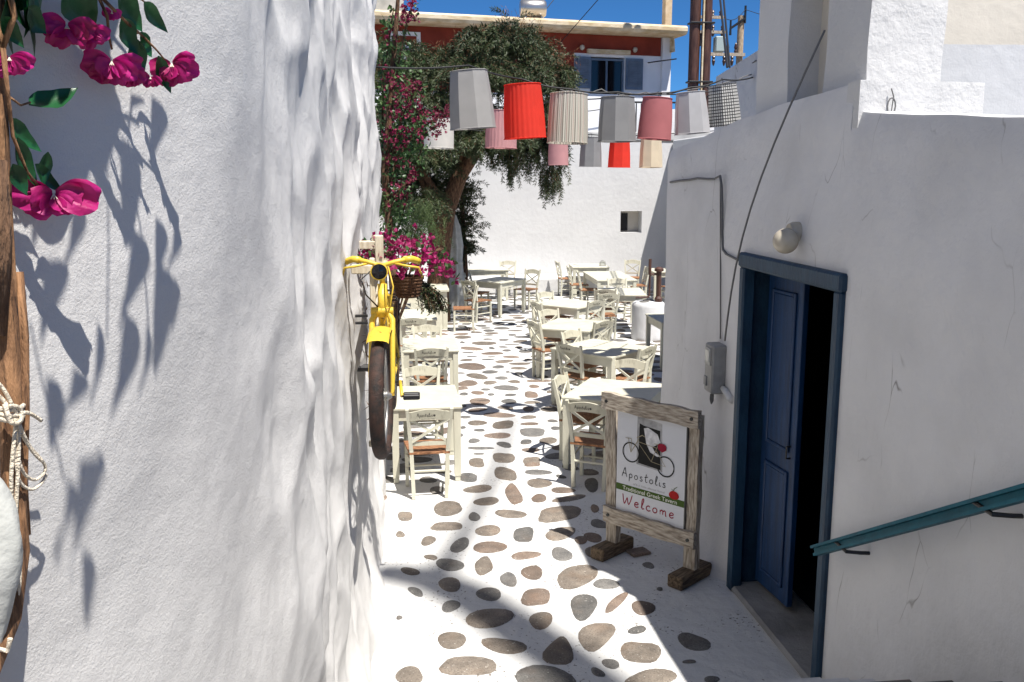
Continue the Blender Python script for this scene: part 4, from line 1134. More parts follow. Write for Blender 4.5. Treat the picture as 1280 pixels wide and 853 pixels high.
def leaf_fold(mb, c, d, side, L, W, droop=.15, fold=.25):
    """one leaf blade: 2 x 3 faces with a mid rib"""
    d = d.normalized(); side = (side - d * side.dot(d)).normalized(); nn = d.cross(side)
    rows = []
    for t, w in ((0, .06), (.28, .85), (.55, 1.0), (.8, .62), (1, .03)):
        m = c + d * (L * t) - nn * (droop * L * t * t)
        rows.append((m + side * (W * w / 2) + nn * (fold * W * w / 2), m, m - side * (W * w / 2) + nn * (fold * W * w / 2)))
    vs = [p for r in rows for p in r]; fs = []
    for i in range(4):
        for j in range(2): fs.append((i * 3 + j, i * 3 + j + 1, i * 3 + j + 4, i * 3 + j + 3))
    mb.add(vs, fs)
def rv(r):  # random unit vector
    while True:
        v = Vector((r.uniform(-1, 1), r.uniform(-1, 1), r.uniform(-1, 1)))
        if .05 < v.length < 1: return v.normalized()
def bract(mb, c, d, size, r):
    """papery bougainvillea bract cluster: three folded petals"""
    a = d.orthogonal().normalized(); b = d.cross(a)
    off = r.random() * 6
    for k in range(3):
        t = off + k * 2 * PI / 3; o = (a * math.cos(t) + b * math.sin(t))
        tip = c + (o * .75 + d * .65) * size; s = d.cross(o) * (size * .42); m = c + (o * .45 + d * .25) * size
        mb.add([c, m + s, tip, m - s], [(0, 1, 2), (0, 2, 3)])
def quad_leaf(mb, c, d, s, L, W):
    mb.add([c, c + d * (L * .45) + s * (W / 2), c + d * L, c + d * (L * .45) - s * (W / 2)], [(0, 1, 2, 3)])

# basket with bougainvillea on the carrier
r = random.Random(21)
bk = thing('wicker_basket', 'brown wicker basket on the rear carrier of the yellow bicycle', 'basket', (.03, BY + .86, BZ + .77)); bk.scale = (.66, .66, .74)
mb = MB(); mb.lathe([(.10, 0), (.13, .08), (.155, .17), (.165, .18), (.15, .18), (.125, .08), (.095, .01), (.001, .01)], n=28, mod=lambda a: 1 + .012 * math.sin(14 * a)); mb.build('body', WICKER, bk, smooth=40)
for k in range(6):
    z = .02 + .028 * k; mb = MB(); q = .105 + .30 * z
    mb.tube([(q * math.cos(t), q * math.sin(t), z) for t in [i * PI / 14 for i in range(29)]], .008, 5); mb.build('weave_band', WICKER, bk)
fl = thing('flower_bunch', 'bunch of magenta bougainvillea blooms spilling from the basket behind the yellow handlebar', 'flowers', (.02, BY + .86, BZ + .93))
mb = MB(); ml = MB(); ms_ = MB()
for k in range(400):
    a = r.uniform(0, 2 * PI); q = r.random() ** .5
    c = Vector((q * .33 * math.cos(a) + .0, q * .26 * math.sin(a), .03 + .20 * (1 - q * q) * r.random() + r.uniform(-.04, .10)))
    if c.x > .12: c.z -= .35 * (c.x - .12)
    if k % 3: bract(mb, c, (rv(r) + Vector((0, -.5, .6))).normalized(), r.uniform(.024, .042), r)
    else:
        d = (rv(r) + Vector((c.x, c.y, .1)) * 2).normalized(); leaf_fold(ml, c, d, rv(r), r.uniform(.03, .055), r.uniform(.02, .035))
for k in range(16):
    a = r.uniform(0, 2 * PI); ms_.tube([(0, 0, -.05), (.1 * math.cos(a), .1 * math.sin(a), .1), (.24 * math.cos(a), .2 * math.sin(a), .14)], .004, 5)
mb.build('blooms', BLOOM, fl, fix=False); ml.build('leaves', LEAF_B, fl, fix=False); ms_.build('stems', BARK, fl)
# trailing dark greenery under the basket
tg = thing('trailing_plant', 'dark trailing greenery hanging under the basket of the yellow bicycle', 'plant', (.055, BY + 1.0, BZ + .80))
ml = MB(); ms_ = MB()
for k in range(34):
    a = r.uniform(-1.2, 1.4); p = Vector((0, 0, .03)); v = Vector((math.cos(a) * .05, math.sin(a) * .03, .01)); pts = [p.copy()]
    for j in range(9):
        p = p + v * .62; v = v * .9 + Vector((r.uniform(-.008, .008), r.uniform(-.008, .008), -.011)); pts.append(p.copy())
        for q in range(8): quad_leaf(ml, p + rv(r) * .012, (rv(r) + Vector((0, 0, -.3))).normalized(), rv(r), r.uniform(.018, .035), .010)
    ms_.tube(pts, .003, 4)
ml.build('leaves', LEAF_D, tg, fix=False); ms_.build('stems', BARK, tg)

# ---- wooden rack the bicycle hangs from
rk = thing('bicycle_rack', 'pale wooden rack with twisted rope fixed to the left wall, holding the yellow bicycle', 'rack', (-.205, 5.25, 1.36))
def rbox(c, d, rot=(0, 0, 0), name='slat', m=None):
    mb = MB(); mb.box(c, d, rot, .005); return mb.build(name, m or mat_rack, rk)
mat_rack = mat('pale_rack_wood', (.50, .43, .31), (.70, .63, .49), 10, .75, .5, 25, (4, 4, .6))
rbox((.035, 0, .55), (.03, .06, 1.10), name='upright')
rbox((.035, .50, .60), (.03, .06, 1.20), name='upright')
rbox((-.005, -.02, 1.04), (.15, .07, .05), name='crossbar'); rbox((.0, .48, 1.14), (.16, .07, .05), name='crossbar')
rbox((.055, .25, 1.01), (.035, .60, .045), name='side_rail'); rbox((.03, .25, .05), (.03, .60, .045), name='side_rail')
rbox((.07, .30, 1.12), (.05, .05, .18), name='peg'); rbox((.04, -.01, .02), (.10, .05, .03), name='crossbar')
for k in range(2):
    mb = MB(); pts = [Vector((.045 + .010 * math.cos(z * 52 + k * PI), .12 + .010 * math.sin(z * 52 + k * PI), .06 + z)) for z in [i * .012 for i in range(78)]]
    mb.tube(pts, .011, 6); mb.build('twisted_rope', ROPE, rk, smooth=True)
mb = MB()
for k in range(36):
    z = .06 + .9 * k / 36; p = Vector((-.005, .30 + .04 * math.sin(k), z)); quad_leaf(mb, p, rv(r), rv(r), .06, .010)
mb.build('dry_twigs', BARK, rk, fix=False)
mb = MB(); mb.box((-.03, -.06, .78), (.07, .03, .012)); mb.box((-.03, -.06, .74), (.07, .03, .012)); mb.build('wall_bracket', BLACKM, rk)

# ================================================================== LAMPSHADES ON THEIR ROPES
def make_shade(label, p_top, rt, rb, h, fab, style, tilt=(0, 0), name='lampshade', group='fabric lampshades strung over the square'):
    t = thing(name, label, 'lampshade', p_top, 0, group); t.rotation_euler = (tilt[0] + random.uniform(-.035, .035), tilt[1] + random.uniform(-.035, .035), random.uniform(-.4, .4))
    if style == 'pleat': mod = lambda a: 1 + .018 * math.sin(26 * a) + .02 * math.sin(3 * a); n = 104
    elif style == 'panel': mod = lambda a: (math.cos(PI / 8) / math.cos(((a + 1e-6) % (PI / 4)) - PI / 8)) ; n = 48
    else: mod = lambda a: 1 + .006 * math.sin(4 * a); n = 40
    prof = [(rt + (rb - rt) * k / 8 + .006 * math.sin(PI * k / 8), -h * k / 8) for k in range(9)]
    mb = MB(); mb.lathe(prof, n=n, mod=mod); mb.build('fabric', fab, t, smooth=(32 if style == 'panel' else True))
    for (rr_, z, nm) in ((rt, 0, 'top_trim'), (rb, -h, 'bottom_trim')):
        mb = MB(); q = [(rr_ * 1.012 * mod(a) * math.cos(a), rr_ * 1.012 * mod(a) * math.sin(a), z) for a in [2 * PI * i / n for i in range(n + 1)]]
        mb.tube(q, .0055, 5); mb.build(nm, fab, t)
    mb = MB()
    for k in range(3):
        a = k * 2 * PI / 3; mb.tube([(0, 0, -.02), (rt * .97 * math.cos(a), rt * .97 * math.sin(a), -.005)], .004, 5)
    mb.tube([(0, 0, -.03), (0, 0, .0), (.012, 0, .035), (0, 0, .07), (-.012, 0, .05)], .004, 5); mb.build('wire_hanger', WIREB, t)
    return t
F_GREY = fabric('grey_fabric', (.44, .43, .42)); F_GREY2 = fabric('mid_grey_fabric', (.33, .33, .335)); F_RED = fabric('red_fabric', (.90, .075, .05), transl=.45)
F_PINK = fabric('dusty_pink_fabric', (.56, .21, .22)); F_PINK2 = fabric('pale_pink_fabric', (.66, .36, .37)); F_LGREY = fabric('pale_grey_fabric', (.55, .55, .57))
F_WHITE = fabric('white_fabric', (.74, .72, .68)); F_CREAM = fabric('cream_fabric', (.76, .66, .50))
F_STR = fabric('striped_fabric', (.62, .60, .52), [(.68, .66, .58), (.30, .26, .22), (.40, .20, .18), (.48, .45, .38), (.22, .20, .18)], 'stripe')
F_CHK = fabric('checked_fabric', (.70, .70, .68), (.05, .05, .055), 'check')
LS = [ # px top centre, py top, py bottom, px width bottom, ratio top/bottom, Y, fabric, style, tilt, label
 (586, 89, 162, 57, .80, 9.6, F_GREY, 'panel', (.02, -.05), 'large pale grey panelled lampshade, leftmost of the front row'),
 (653, 106, 174, 51, .86, 10.0, F_RED, 'pleat', (.05, -.06), 'bright red pleated lampshade in the front row'),
 (711, 118, 180, 49, .92, 10.0, F_STR, 'pleat', (.0, .02), 'striped brown and cream pleated lampshade'),
 (772, 122, 178, 47, .88, 10.0, F_GREY2, 'panel', (.0, .03), 'dark grey panelled lampshade between the striped and the pink one'),
 (822, 123, 175, 42, .86, 10.0, F_PINK, 'drum', (.0, .04), 'dusty pink lampshade in the front row'),
 (863, 116, 168, 44, .80, 10.0, F_LGREY, 'panel', (-.02, -.08), 'pale grey lampshade second from the right, beside the checked one'),
 (903, 106, 158, 40, .84, 10.0, F_CHK, 'panel', (-.02, -.12), 'black and white checked lampshade at the right end of the rope'),
 (627, 139, 186, 38, .90, 13.0, F_PINK2, 'pleat', (.02, .0), 'pale pink lampshade hanging behind the bright red one'),
 (549, 148, 186, 36, .94, 13.0, F_WHITE, 'drum', (.0, .05), 'white lampshade half hidden behind the bougainvillea branch'),
 (739, 172, 209, 29, .84, 17.0, F_GREY2, 'panel', (.0, .03), 'small grey lampshade in the back row, left of the small red one'),
 (775, 172, 210, 29, .84, 17.0, F_RED, 'panel', (.0, .02), 'small red lampshade in the back row'),
 (814, 172, 210, 29, .86, 17.0, F_CREAM, 'panel', (.0, .02), 'small cream lampshade in the back row, nearest the wall corner'),
 (698, 172, 207, 25, .9, 17.0, F_PINK2, 'drum', (.0, .0), 'small pale pink lampshade in the back row beside the pepper tree leaves'),
]
tops = []
for (px, py, pb_, w, k, Y, fab, sty, tl, lab) in LS:
    p = on_y(px, py, Y); q = on_y(px, pb_, Y); sc = Y / FPX
    rb = w * sc / 2; make_shade(lab, p, rb * k, rb, (p.z - q.z) * .985, fab, sty, tl); tops.append(p)
def rope_thru(name, anchors, sag, r_, m, label, group='ropes carrying the lampshades', wob=.0):
    pts = []
    for a, b in zip(anchors, anchors[1:]):
        for i in range(8):
            t = i / 8; p = a.lerp(b, t); p.z -= sag * math.sin(PI * t); p.z += wob * math.sin(i * 2.3 + a.x * 9); pts.append(p)
    pts.append(anchors[-1]); c = pts[0].copy(); mb = MB(); mb.tube([p - c for p in pts], r_, 6)
    return tag(mb.build(name, m, None, smooth=True, loc=c), label, 'rope', group)
up7 = Vector((0, 0, .055))
A1 = on_y(470, 84, 9.2); B1 = on_x(941, 97, 4.40)
rope_thru('lampshade_rope', [A1] + [p + up7 for p in tops[:7]] + [B1], .02, .009, WIREB, 'dark rope carrying the front row of lampshades across the square')
A2 = on_y(470, 100, 12.8); B2 = on_x(925, 100, 3.63)
B2 = Vector((4.40, 12.6, 4.1))
rope_thru('lampshade_rope', [A2, tops[8] + up7, tops[7] + up7, on_y(700, 124, 12.6), on_y(790, 118, 12.2), B2], .03, .008, WIREB, 'dark rope behind the front row carrying the white and pale pink lampshades')
A3 = on_y(560, 160, 17.4); B3 = Vector((7.0, 17.4, 3.9))
rope_thru('lampshade_rope', [A3, tops[12] + up7, tops[9] + up7, tops[10] + up7, tops[11] + up7, B3], .02, .008, WIREB, 'dark rope of the small back row of lampshades')
rope_thru('string_wire', [on_y(700, 112, 10.3), on_y(752, 113, 10.3), on_y(800, 116, 10.3), on_y(860, 112, 10.25), B1 + Vector((0, .05, .04))], .03, .007, WIREG, 'slack grey wire looping just above the lampshade rope', None, .012)

# ================================================================== SQUARE: back wall, bench, side walls
def with_hole(name, x0, x1, z0, z1, hx0, hx1, hz0, hz1, y, th, m, lab, cat, n=26):
    mb = MB(); xs = sorted(set([x0 + (x1 - x0) * i / n for i in range(n + 1)] + [hx0, hx1])); zs_ = sorted(set([z0 + (z1 - z0) * i / 8 for i in range(9)] + [hz0, hz1]))
    k = len(zs_); vs = [(x, y + .02 * noise.noise(Vector((x * .8, z * .8, 5))), z) for x in xs for z in zs_]; fs = []
    for i in range(len(xs) - 1):
        for j in range(k - 1):
            if hx0 <= (xs[i] + xs[i + 1]) / 2 <= hx1 and hz0 <= (zs_[j] + zs_[j + 1]) / 2 <= hz1: continue
            fs.append((i * k + j, (i + 1) * k + j, (i + 1) * k + j + 1, i * k + j + 1))
    o = len(vs)
    vs += [(x0, y + th, z0), (x1, y + th, z0), (x1, y + th, z1), (x0, y + th, z1), (x0, y, z0), (x1, y, z0), (x1, y, z1), (x0, y, z1)]
    fs += [(o + 1, o, o + 3, o + 2), (o + 3, o + 7, o + 6, o + 2), (o, o + 4, o + 7, o + 3), (o + 5, o + 1, o + 2, o + 6)]
    for a, b in (((hx0, hz0), (hx1, hz0)), ((hx1, hz0), (hx1, hz1)), ((hx1, hz1), (hx0, hz1)), ((hx0, hz1), (hx0, hz0))):
        q = len(vs); vs += [(a[0], y, a[1]), (b[0], y, b[1]), (b[0], y + th, b[1]), (a[0], y + th, a[1])]; fs.append((q, q + 1, q + 2, q + 3))
    mb.add(vs, fs); o = mb.build(name, m, None); return tag(o, lab, cat)
wa, wb_ = on_y(775.5, 291, 24), on_y(802.5, 264, 24)
bw = with_hole('back_wall', -1.5, 9.6, 0, 3.84, wa.x, wb_.x, wa.z, wb_.z, 24.0, .42, WHITE, 'long sunlit white wall closing the back of the square', 'wall')
mb = MB(); mb.box(((wa.x + wb_.x) / 2, 24.40, (wa.z + wb_.z) / 2), (.75, .03, .75)); mb.build('niche_back', CREAMWALL, bw)
mb = MB(); mb.box((wa.x + .14, 24.37, (wa.z + wb_.z) / 2 - .02), (.27, .03, .46)); mb.build('window_pane', GLASS, bw)
mb = MB(); mb.box((1.6, 23.55, .215), (6.8, .88, .43), bev=.05); o = mb.build('stone_bench', WHITE); tag(o, 'long low whitewashed bench built along the foot of the back wall', 'bench')
mb = MB(); mb.box((7.35, 21.6, 1.95), (.5, 4.75, 3.9), bev=.03); o = mb.build('boundary_wall', WHITE); tag(o, 'white side wall in shade closing the far right corner of the square', 'wall')
mb = MB(); mb.box((-1.1, 16.5, 1.6), (.5, 14.9, 3.2), bev=.03); o = mb.build('boundary_wall', WHITE); tag(o, 'white side wall behind the left tables and the bougainvillea', 'wall')

# ================================================================== RED HOUSE BEHIND
HA = rad(10.0); HO = Vector((-1.1, 27.9, 0)); hu = Vector((math.cos(HA), math.sin(HA), 0)); hn = Vector((math.sin(HA), -math.cos(HA), 0))
def hp(px, py, off=0.0):       # point of the facade (pushed out by off) seen at a photo point -> (s, z)
    rr_ = ray(px, py); o = HO + hn * off; t = (o - EYE).dot(hn) / rr_.dot(hn); p = EYE + rr_ * t; d = p - o; return d.dot(hu), p.z
rh = thing('red_house', 'two-storey rust red and white house with an ochre flat roof slab behind the square', 'house', HO, HA)
sE, _ = hp(836, 100); s0 = -3.5
zt = hp(700, 40)[1]; OV = .8
sl_l, sl_z1 = hp(640, 20, OV); _, sl_z0 = hp(640, 33, OV); slE, _ = hp(859, 30, OV)
def hbox(sa, sb, ya, yb, za, zb, name, m, bev=0, par=None):
    mb = MB(); mb.box(((sa + sb) / 2, (ya + yb) / 2, (za + zb) / 2), (abs(sb - sa), abs(yb - ya), abs(zb - za)), bev=bev); return mb.build(name, m, par or rh)
wsl, wz1 = hp(718, 70); wsr, wz0 = hp(802, 113); osl, _ = hp(738, 70); osr, _ = hp(781, 70)
zr0 = hp(760, 68)[1]                # red band's lower edge right of the window
hbox(s0, osl, 0, 6, 0, sl_z0, 'wall', HWHITE); hbox(osr, sE, .0, 6, 0, sl_z0, 'wall', HWHITE)
hbox(osl, osr, .35, 6, 0, sl_z0, 'wall', ROOM_SHADE); hbox(osl, osr, 0, .34, 0, wz0 - .15, 'wall', HWHITE); hbox(osl, osr, 0, .34, wz1, sl_z0, 'wall', HWHITE)  # near-black block paints the darkness behind the window
rE = hp(826, 50)[0]
hbox(s0, rE, -.03, .0, zr0, sl_z0 - .002, 'red_render', RED)
hbox(s0, wsl - .02, -.028, .0, hp(700, 118)[1], zr0 - .002, 'red_render', RED)
mb = MB(); h_ = (sl_z1 - sl_z0); prof = [(-OV, sl_z0 + .02), (-OV - .06, sl_z0 + h_ * .35), (-OV - .06, sl_z0 + h_ * .7), (-OV + .03, sl_z1 - .02), (-OV + .2, sl_z1), (6.4, sl_z1), (6.4, sl_z0), (-OV + .15, sl_z0)]
mb.prism([(s0, y, z) for y, z in prof], (slE - s0, 0, 0)); mb.build('roof_slab', SLAB, rh)
mb = MB(); mb.prism([(sE - .05, -OV + .45, sl_z0 - .002), (slE - .2, -OV + .45, sl_z0 - .002), (sE + .02, -OV + .45, sl_z0 - .45), (sE - .05, -OV + .45, sl_z0 - .45)], (0, 6, 0)); mb.build('soffit', SLAB, rh)
hbox(hp(827, 50)[0], sE + .01, -.10, .0, 0, sl_z0 - .003, 'pilaster', HWHITE)
hbox(sE + .012, sE + .30, 1.2, 6, 0, sl_z0 - .01, 'side_wall', HWHITE)
# window with open shutters
win = hbox(osl + .05, osr - .05, .10, .13, wz0 - .1, wz1 - .05, 'window', GLASS)
for s_ in ((osl + osr) / 2,): hbox(s_ - .03, s_ + .03, .06, .10, wz0 - .1, wz1 - .05, 'mullion', SHUT, par=win)
for sa in (osl + .03, osr - .03): hbox(sa - .03, sa + .03, .05, .11, wz0 - .1, wz1 - .05, 'frame', SHUT, par=win)
hbox(osl + .05, osr - .05, .05, .11, wz1 - .10, wz1 - .04, 'frame', SHUT, par=win)
hbox(hp(733, 66)[0], hp(786, 66)[0], -.14, -.032, hp(760, 68)[1], hp(760, 63)[1], 'window_lintel', SLAB)
for sa, sb in ((wsl, osl - .02), (osr + .02, wsr)):
    sh = hbox(sa, sb, -.075, -.035, wz0, wz1 - .02, 'shutter', SHUT)
    n_ = 15
    for k in range(n_):
        z = wz0 + .10 + (wz1 - wz0 - .2) * (k + .5) / n_
        mb = MB(); mb.box(((sa + sb) / 2, -.085, z), (abs(sb - sa) - .14, .03, (wz1 - wz0) / n_ * .72), (.5, 0, 0)); mb.build('slat', SHUT, sh)
for px, py in ((726, 60), (792, 63)):
    s_, z_ = hp(px, py); mb = MB(); mb.lathe([(.001, -.09), (.06, -.06), (.08, 0), (.06, .06), (.001, .08)], (s_, -.12, z_), 12); mb.build('outdoor_light', GLOBE, rh, smooth=True)
s_, z_ = hp(815, 79); mb = MB(); mb.tube([(s_ - .15, -.03, z_), (s_ + .05, -.6, z_), (s_ + .35, -1.0, z_ + .02)], .02, 6); mb.build('awning_arm', BLACKM, rh)
# white window at the left
a_, b_ = hp(488, 74), hp(525, 41)
w2 = hbox(a_[0], b_[0], -.07, -.034, a_[1], b_[1], 'window', HWHITE)
hbox(a_[0] + .1, b_[0] - .12, -.085, -.072, a_[1] + .10, a_[1] + (b_[1] - a_[1]) * .42, 'pane', GLASS, par=w2); hbox(a_[0] + .1, b_[0] - .12, -.085, -.072, a_[1] + (b_[1] - a_[1]) * .52, b_[1] - .12, 'pane', RED, par=w2)
# chimney on the roof
sc_, _ = hp(834, 10, -2); mb = MB(); mb.box((sc_, 2.0, sl_z1 + .75), (.26, .26, 1.5), bev=.02); mb.build('chimney', TANC, rh)
sc_, _ = hp(484, 8, -1); mb = MB(); mb.box((sc_, 1.0, sl_z1 + .35), (.9, .6, .7), bev=.03); mb.build('roof_hatch', mat('grey_concrete', (.30, .30, .28), (.46, .45, .42), 3), rh)
# terrace in front of the house: white parapet with a coping
tp = thing('terrace_wall', 'bright white terrace parapet with a grey coping between the back wall and the red house', 'wall', (0, 25.3, 0))
zz1 = on_y(740, 121, 25.3).z; zz0 = on_y(740, 166, 25.3).z; xr_ = on_y(753, 121, 25.3).x
mb = MB(); mb.box(((xr_ - 3) / 2, .15, zz1 / 2), (xr_ + 3, .3, zz1), bev=.02); mb.build('parapet', HWHITE, tp)
mb = MB(); mb.box((3.0, -.2, zz0 - .13), (13, 1.2, .24), bev=.03); mb.build('coping', mat('grey_coping', (.30, .30, .30), (.42, .42, .41), 3), tp)
mb = MB(); mb.box(((xr_ + 8) / 2 + 1.5, 1.2, zz0 / 2 + .35), (8, .2, zz0 + .75)); mb.build('parapet', HWHITE, tp)
for k in range(16):
    x = xr_ + .3 + k * .14; mb = MB(); mb.tube([(x, .2, zz0), (x, .2, zz1 - .15)], .018, 6); mb.build('baluster', BLACKM, tp)
mb = MB(); mb.tube([(xr_, .2, zz1 - .12), (xr_ + 2.5, .2, zz1 - .12)], .025, 6); mb.build('handrail', BLACKM, tp)
# solar water tank
p = on_y(666, 8, 29.5)
tk = thing('water_tank', 'shiny steel water tank lying on the roof of the red house', 'tank', (p.x, 29.5, sl_z1))
mb = MB(); M_ = Matrix.Rotation(PI / 2, 3, 'Y'); mb.lathe([(.001, -.42), (.22, -.40), (.28, -.32), (.28, .32), (.22, .40), (.001, .42)], (0, 0, .50), 20, M_); mb.build('drum', TANK, tk, smooth=40)
for s in (-1, 1): 
    mb = MB(); mb.box((s * .25, 0, .12), (.05, .5, .24)); mb.build('cradle', CHROME, tk)

# ================================================================== POLES AND CABLES
p = on_y(880, 165, 25.6)
bp_ = thing('pipe_mast', 'tall brown mast of two rusty pipes with a pale conduit behind the back wall', 'mast', (p.x, 26.2, 0))
for dx, rr_ in ((-.17, .155), (.17, .145)):
    mb = MB(); mb.tube([(dx, 0, 0), (dx, 0, 3), (dx, 0, 13)], [rr_, rr_, rr_ * .95], 16); mb.build('pipe', RUSTP, bp_, smooth=40)
mb = MB(); mb.tube([(.02, -.17, .5), (.02, -.17, 13)], .028, 8); mb.build('conduit', SLAB, bp_)
for z in (3.9, 5.6, 7.2, 9.5):
    mb = MB(); mb.box((0, -.02, z), (.70, .36, .05), bev=.01); mb.build('clamp', BLACKM, bp_)
def pole(name, px, py_top, w, Y, label):
    p = on_y(px, py_top, Y); t = thing(name, label, 'utility pole', (p.x, Y, 0)); rr_ = w * Y / FPX / 2
    mb = MB(); mb.tube([(0, 0, 0), (0, 0, p.z * .5), (.02, 0, p.z)], [rr_ * 1.2, rr_ * 1.1, rr_], 14); mb.build('shaft', POLEW, t, smooth=40); return t, p
t1, p1 = pole('utility_pole', 884, 17, 11, 31, 'wooden utility pole crowded with dark insulators just right of the brown mast')
for k, (dz, L) in enumerate(((-.15, 1.0), (-.62, 1.15))):
    mb = MB(); mb.box((.0, -.18, p1.z + dz), (L, .09, .09)); ar = mb.build('crossarm', OLDWOOD, t1)
    for q in range(4):
        x = -L / 2 + .1 + q * (L - .2) / 3
        for sg in ((1, -1) if k else (1,)):
            mb = MB(); mb.lathe([(.02, 0), (.055, .03), (.03, .08), (.06, .11), (.03, .17), (.001, .2)], (x, -.18, p1.z + dz + .045), 10, Matrix.Diagonal((1, 1, sg))); mb.build('insulator', CERAM, ar)
mb = MB(); mb.box((.42, -.1, p1.z - 1.0), (.34, .3, .5), bev=.03); mb.build('switch_box', mat('pale_box', (.35, .42, .42), None), t1)
mb = MB(); mb.box((-.3, -.1, p1.z - .85), (.16, .2, .45), bev=.03); mb.build('fuse_holder', BLACKM, t1)
t2, p2 = pole('utility_pole', 926, 20, 8, 36, 'bare wooden utility pole with a short slanted arm near the white rooftop pillar')
mb = MB(); mb.tube([(-.45, -.16, p2.z - .75), (-.45, -.16, p2.z - .5), (.12, -.16, p2.z - .12)], .05, 6); mb.tube([(.12, -.16, p2.z - .3), (.12, -.16, p2.z + .35)], .045, 6); mb.tube([(-.45, -.16, p2.z - .75), (-.45, -.16, p2.z - .2)], .04, 6); mb.build('slanted_arm', BLACKM, t2)
zc = on_y(900, 69, 36).z; xl = on_y(882, 69, 36).x - p2.x
mb = MB(); mb.box((xl / 2, -.2, zc), (abs(xl) + .3, .10, .12)); ar = mb.build('crossarm', OLDWOOD, t2)
for px, sg in ((890, -1), (895, 1), (903, -1), (907, 1), (913, -1), (917, 1)):
    x = on_y(px, 69, 36).x - p2.x; mb = MB(); mb.lathe([(.03, 0), (.07, .06), (.04, .14), (.07, .2), (.04, .34), (.001, .4)], (x, -.2, zc + .05 * sg), 10, Matrix.Diagonal((1, 1, sg))); mb.build('insulator', CERAM, ar)
def wire(a, b, sag, r_, lab, m=WIREB, grp='overhead wires'):
    pts = [a.lerp(b, i / 14) - Vector((0, 0, sag * math.sin(PI * i / 14))) for i in range(15)]
    c = pts[0].copy(); mb = MB(); mb.tube([p - c for p in pts], r_, 5); tag(mb.build('overhead_wire', m, None, loc=c), lab, 'wire', grp)
wire(on_y(896, -40, 20), on_x(909, 84, 4.50), -.0, .020, 'left one of the close pair of thick dark stay cables by the mast')
wire(on_y(901, -40, 20), on_x(912, 84, 4.54), -.0, .018, 'right one of the close pair of thick dark stay cables by the mast')
wire(Vector((p1.x + .4, 30.8, p1.z - .1)), Vector((p2.x + .1, 35.8, p2.z + .2)), .25, .012, 'thin wire strung between the two wooden utility poles', grp=None)
wire(Vector((p2.x + .1, 35.8, p2.z + .2)), Vector((p2.x + 9, 33, p2.z - 1.2)), .6, .012, 'thin wire leaving the bare utility pole to the right', grp=None)
wire(Vector((p1.x - .2, 30.8, p1.z - .6)), Vector((bp_.location.x + .2, 26.0, 5.2)), .5, .022, 'dark cable drooping from the crowded utility pole to the brown mast', grp=None)
wire(on_y(800, -60, 24), on_y(700, 54, 28.5), .0, .012, 'thin wire slanting down across the red house to the tree', grp=None)
wire(on_y(716, -30, 30), on_y(680, 15, 29.4), .0, .012, 'thin wire running up from the steel water tank', grp=None)
wire(on_x(945, 76, 4.39), on_y(884, 112, 14), .03, .008, 'thin slack wire from the grey side house towards the lampshades', grp=None)
wire(on_y(700, 140, 25.1), on_y(766, 134, 25.1), .05, .012, 'short dark wire crossing the bright terrace parapet', grp=None)

# ================================================================== PEPPER TREE
r = random.Random(11)
TX, TY = .70, 18.9
tree = thing('pepper_tree', 'leaning pepper tree with a drooping feathery crown over the left of the square', 'tree', (TX, TY, 0))
mb = MB()
mb.tube([(-.02, 0, -.05), (.0, 0, .5), (.06, 0, 1.3), (.22, -.05, 2.3), (.50, -.05, 3.0), (.95, -.1, 3.65), (1.5, -.1, 4.3)], [.30, .24, .21, .18, .16, .12, .06], 12)
for pts, rs in (([(.06, 0, 1.3), (-.15, .1, 2.6), (-.35, .1, 3.8), (-.5, .1, 4.8)], [.17, .12, .09, .04]), ([(.5, -.05, 3.0), (.5, 0, 3.9), (.7, .1, 5.0)], [.12, .09, .03]), ([(.95, -.1, 3.65), (1.6, 0, 3.95), (2.1, 0, 4.1)], [.09, .06, .03]),
                ([(-.15, .1, 2.6), (-.5, -.2, 3.4), (-.8, -.2, 4.0)], [.08, .05, .02]), ([(.22, -.05, 2.3), (-.3, -.3, 3.1), (-.55, -.35, 3.5)], [.09, .05, .02])): mb.tube(pts, rs, 9)
mb.build('trunk', BARK, tree, smooth=60)
clumps = []   # centre relative to the tree base, radii, weight
for (px, py, rp, w) in ((566, 96, 32, 1.0), (612, 62, 36, 1.2), (655, 70, 34, 1.1), (684, 100, 26, .9), (630, 110, 42, 1.2), (580, 140, 36, 1.0), (530, 130, 30, .9), (668, 150, 32, 1.0),
                       (690, 160, 22, .6), (520, 180, 28, .8), (556, 185, 26, .8), (640, 50, 22, .5), (600, 100, 40, 1.0), (665, 190, 26, .7), (535, 90, 30, .8), (625, 170, 26, .7), (510, 225, 22, .5), (540, 235, 22, .5), (500, 75, 26, .8), (495, 110, 26, .8), (500, 150, 26, .8), (510, 195, 26, .9), (530, 205, 24, .8), (520, 255, 22, .7), (500, 260, 22, .6), (575, 175, 20, .6), (600, 175, 18, .5)):
    Y = TY + r.uniform(-.9, .7); p = on_y(px, py, Y); clumps.append((Vector((p.x - TX, Y - TY, p.z)), rp * Y / FPX, w))
ml = MB(); mt = MB()
def strand(p, v, n, step, LL, WW, dens, grav):
    p = p.copy(); pts = [p.copy()]
    for j in range(n):
        p = p + v * step; v = (v + Vector((r.uniform(-.10, .10), r.uniform(-.10, .10), -grav))).normalized(); pts.append(p.copy())
        for q in range(dens):
            s = 1 if q % 2 else -1; side = v.cross(Vector((0, 1, .2))).normalized() * s
            d = (v * .8 + side * r.uniform(.3, 1.0) + rv(r) * .35).normalized()
            quad_leaf(ml, p + rv(r) * .012, d, rv(r), LL * r.uniform(.7, 1.25), WW)
    mt.tube(pts[::2] if len(pts) > 3 else pts, .004, 3, cap=False)
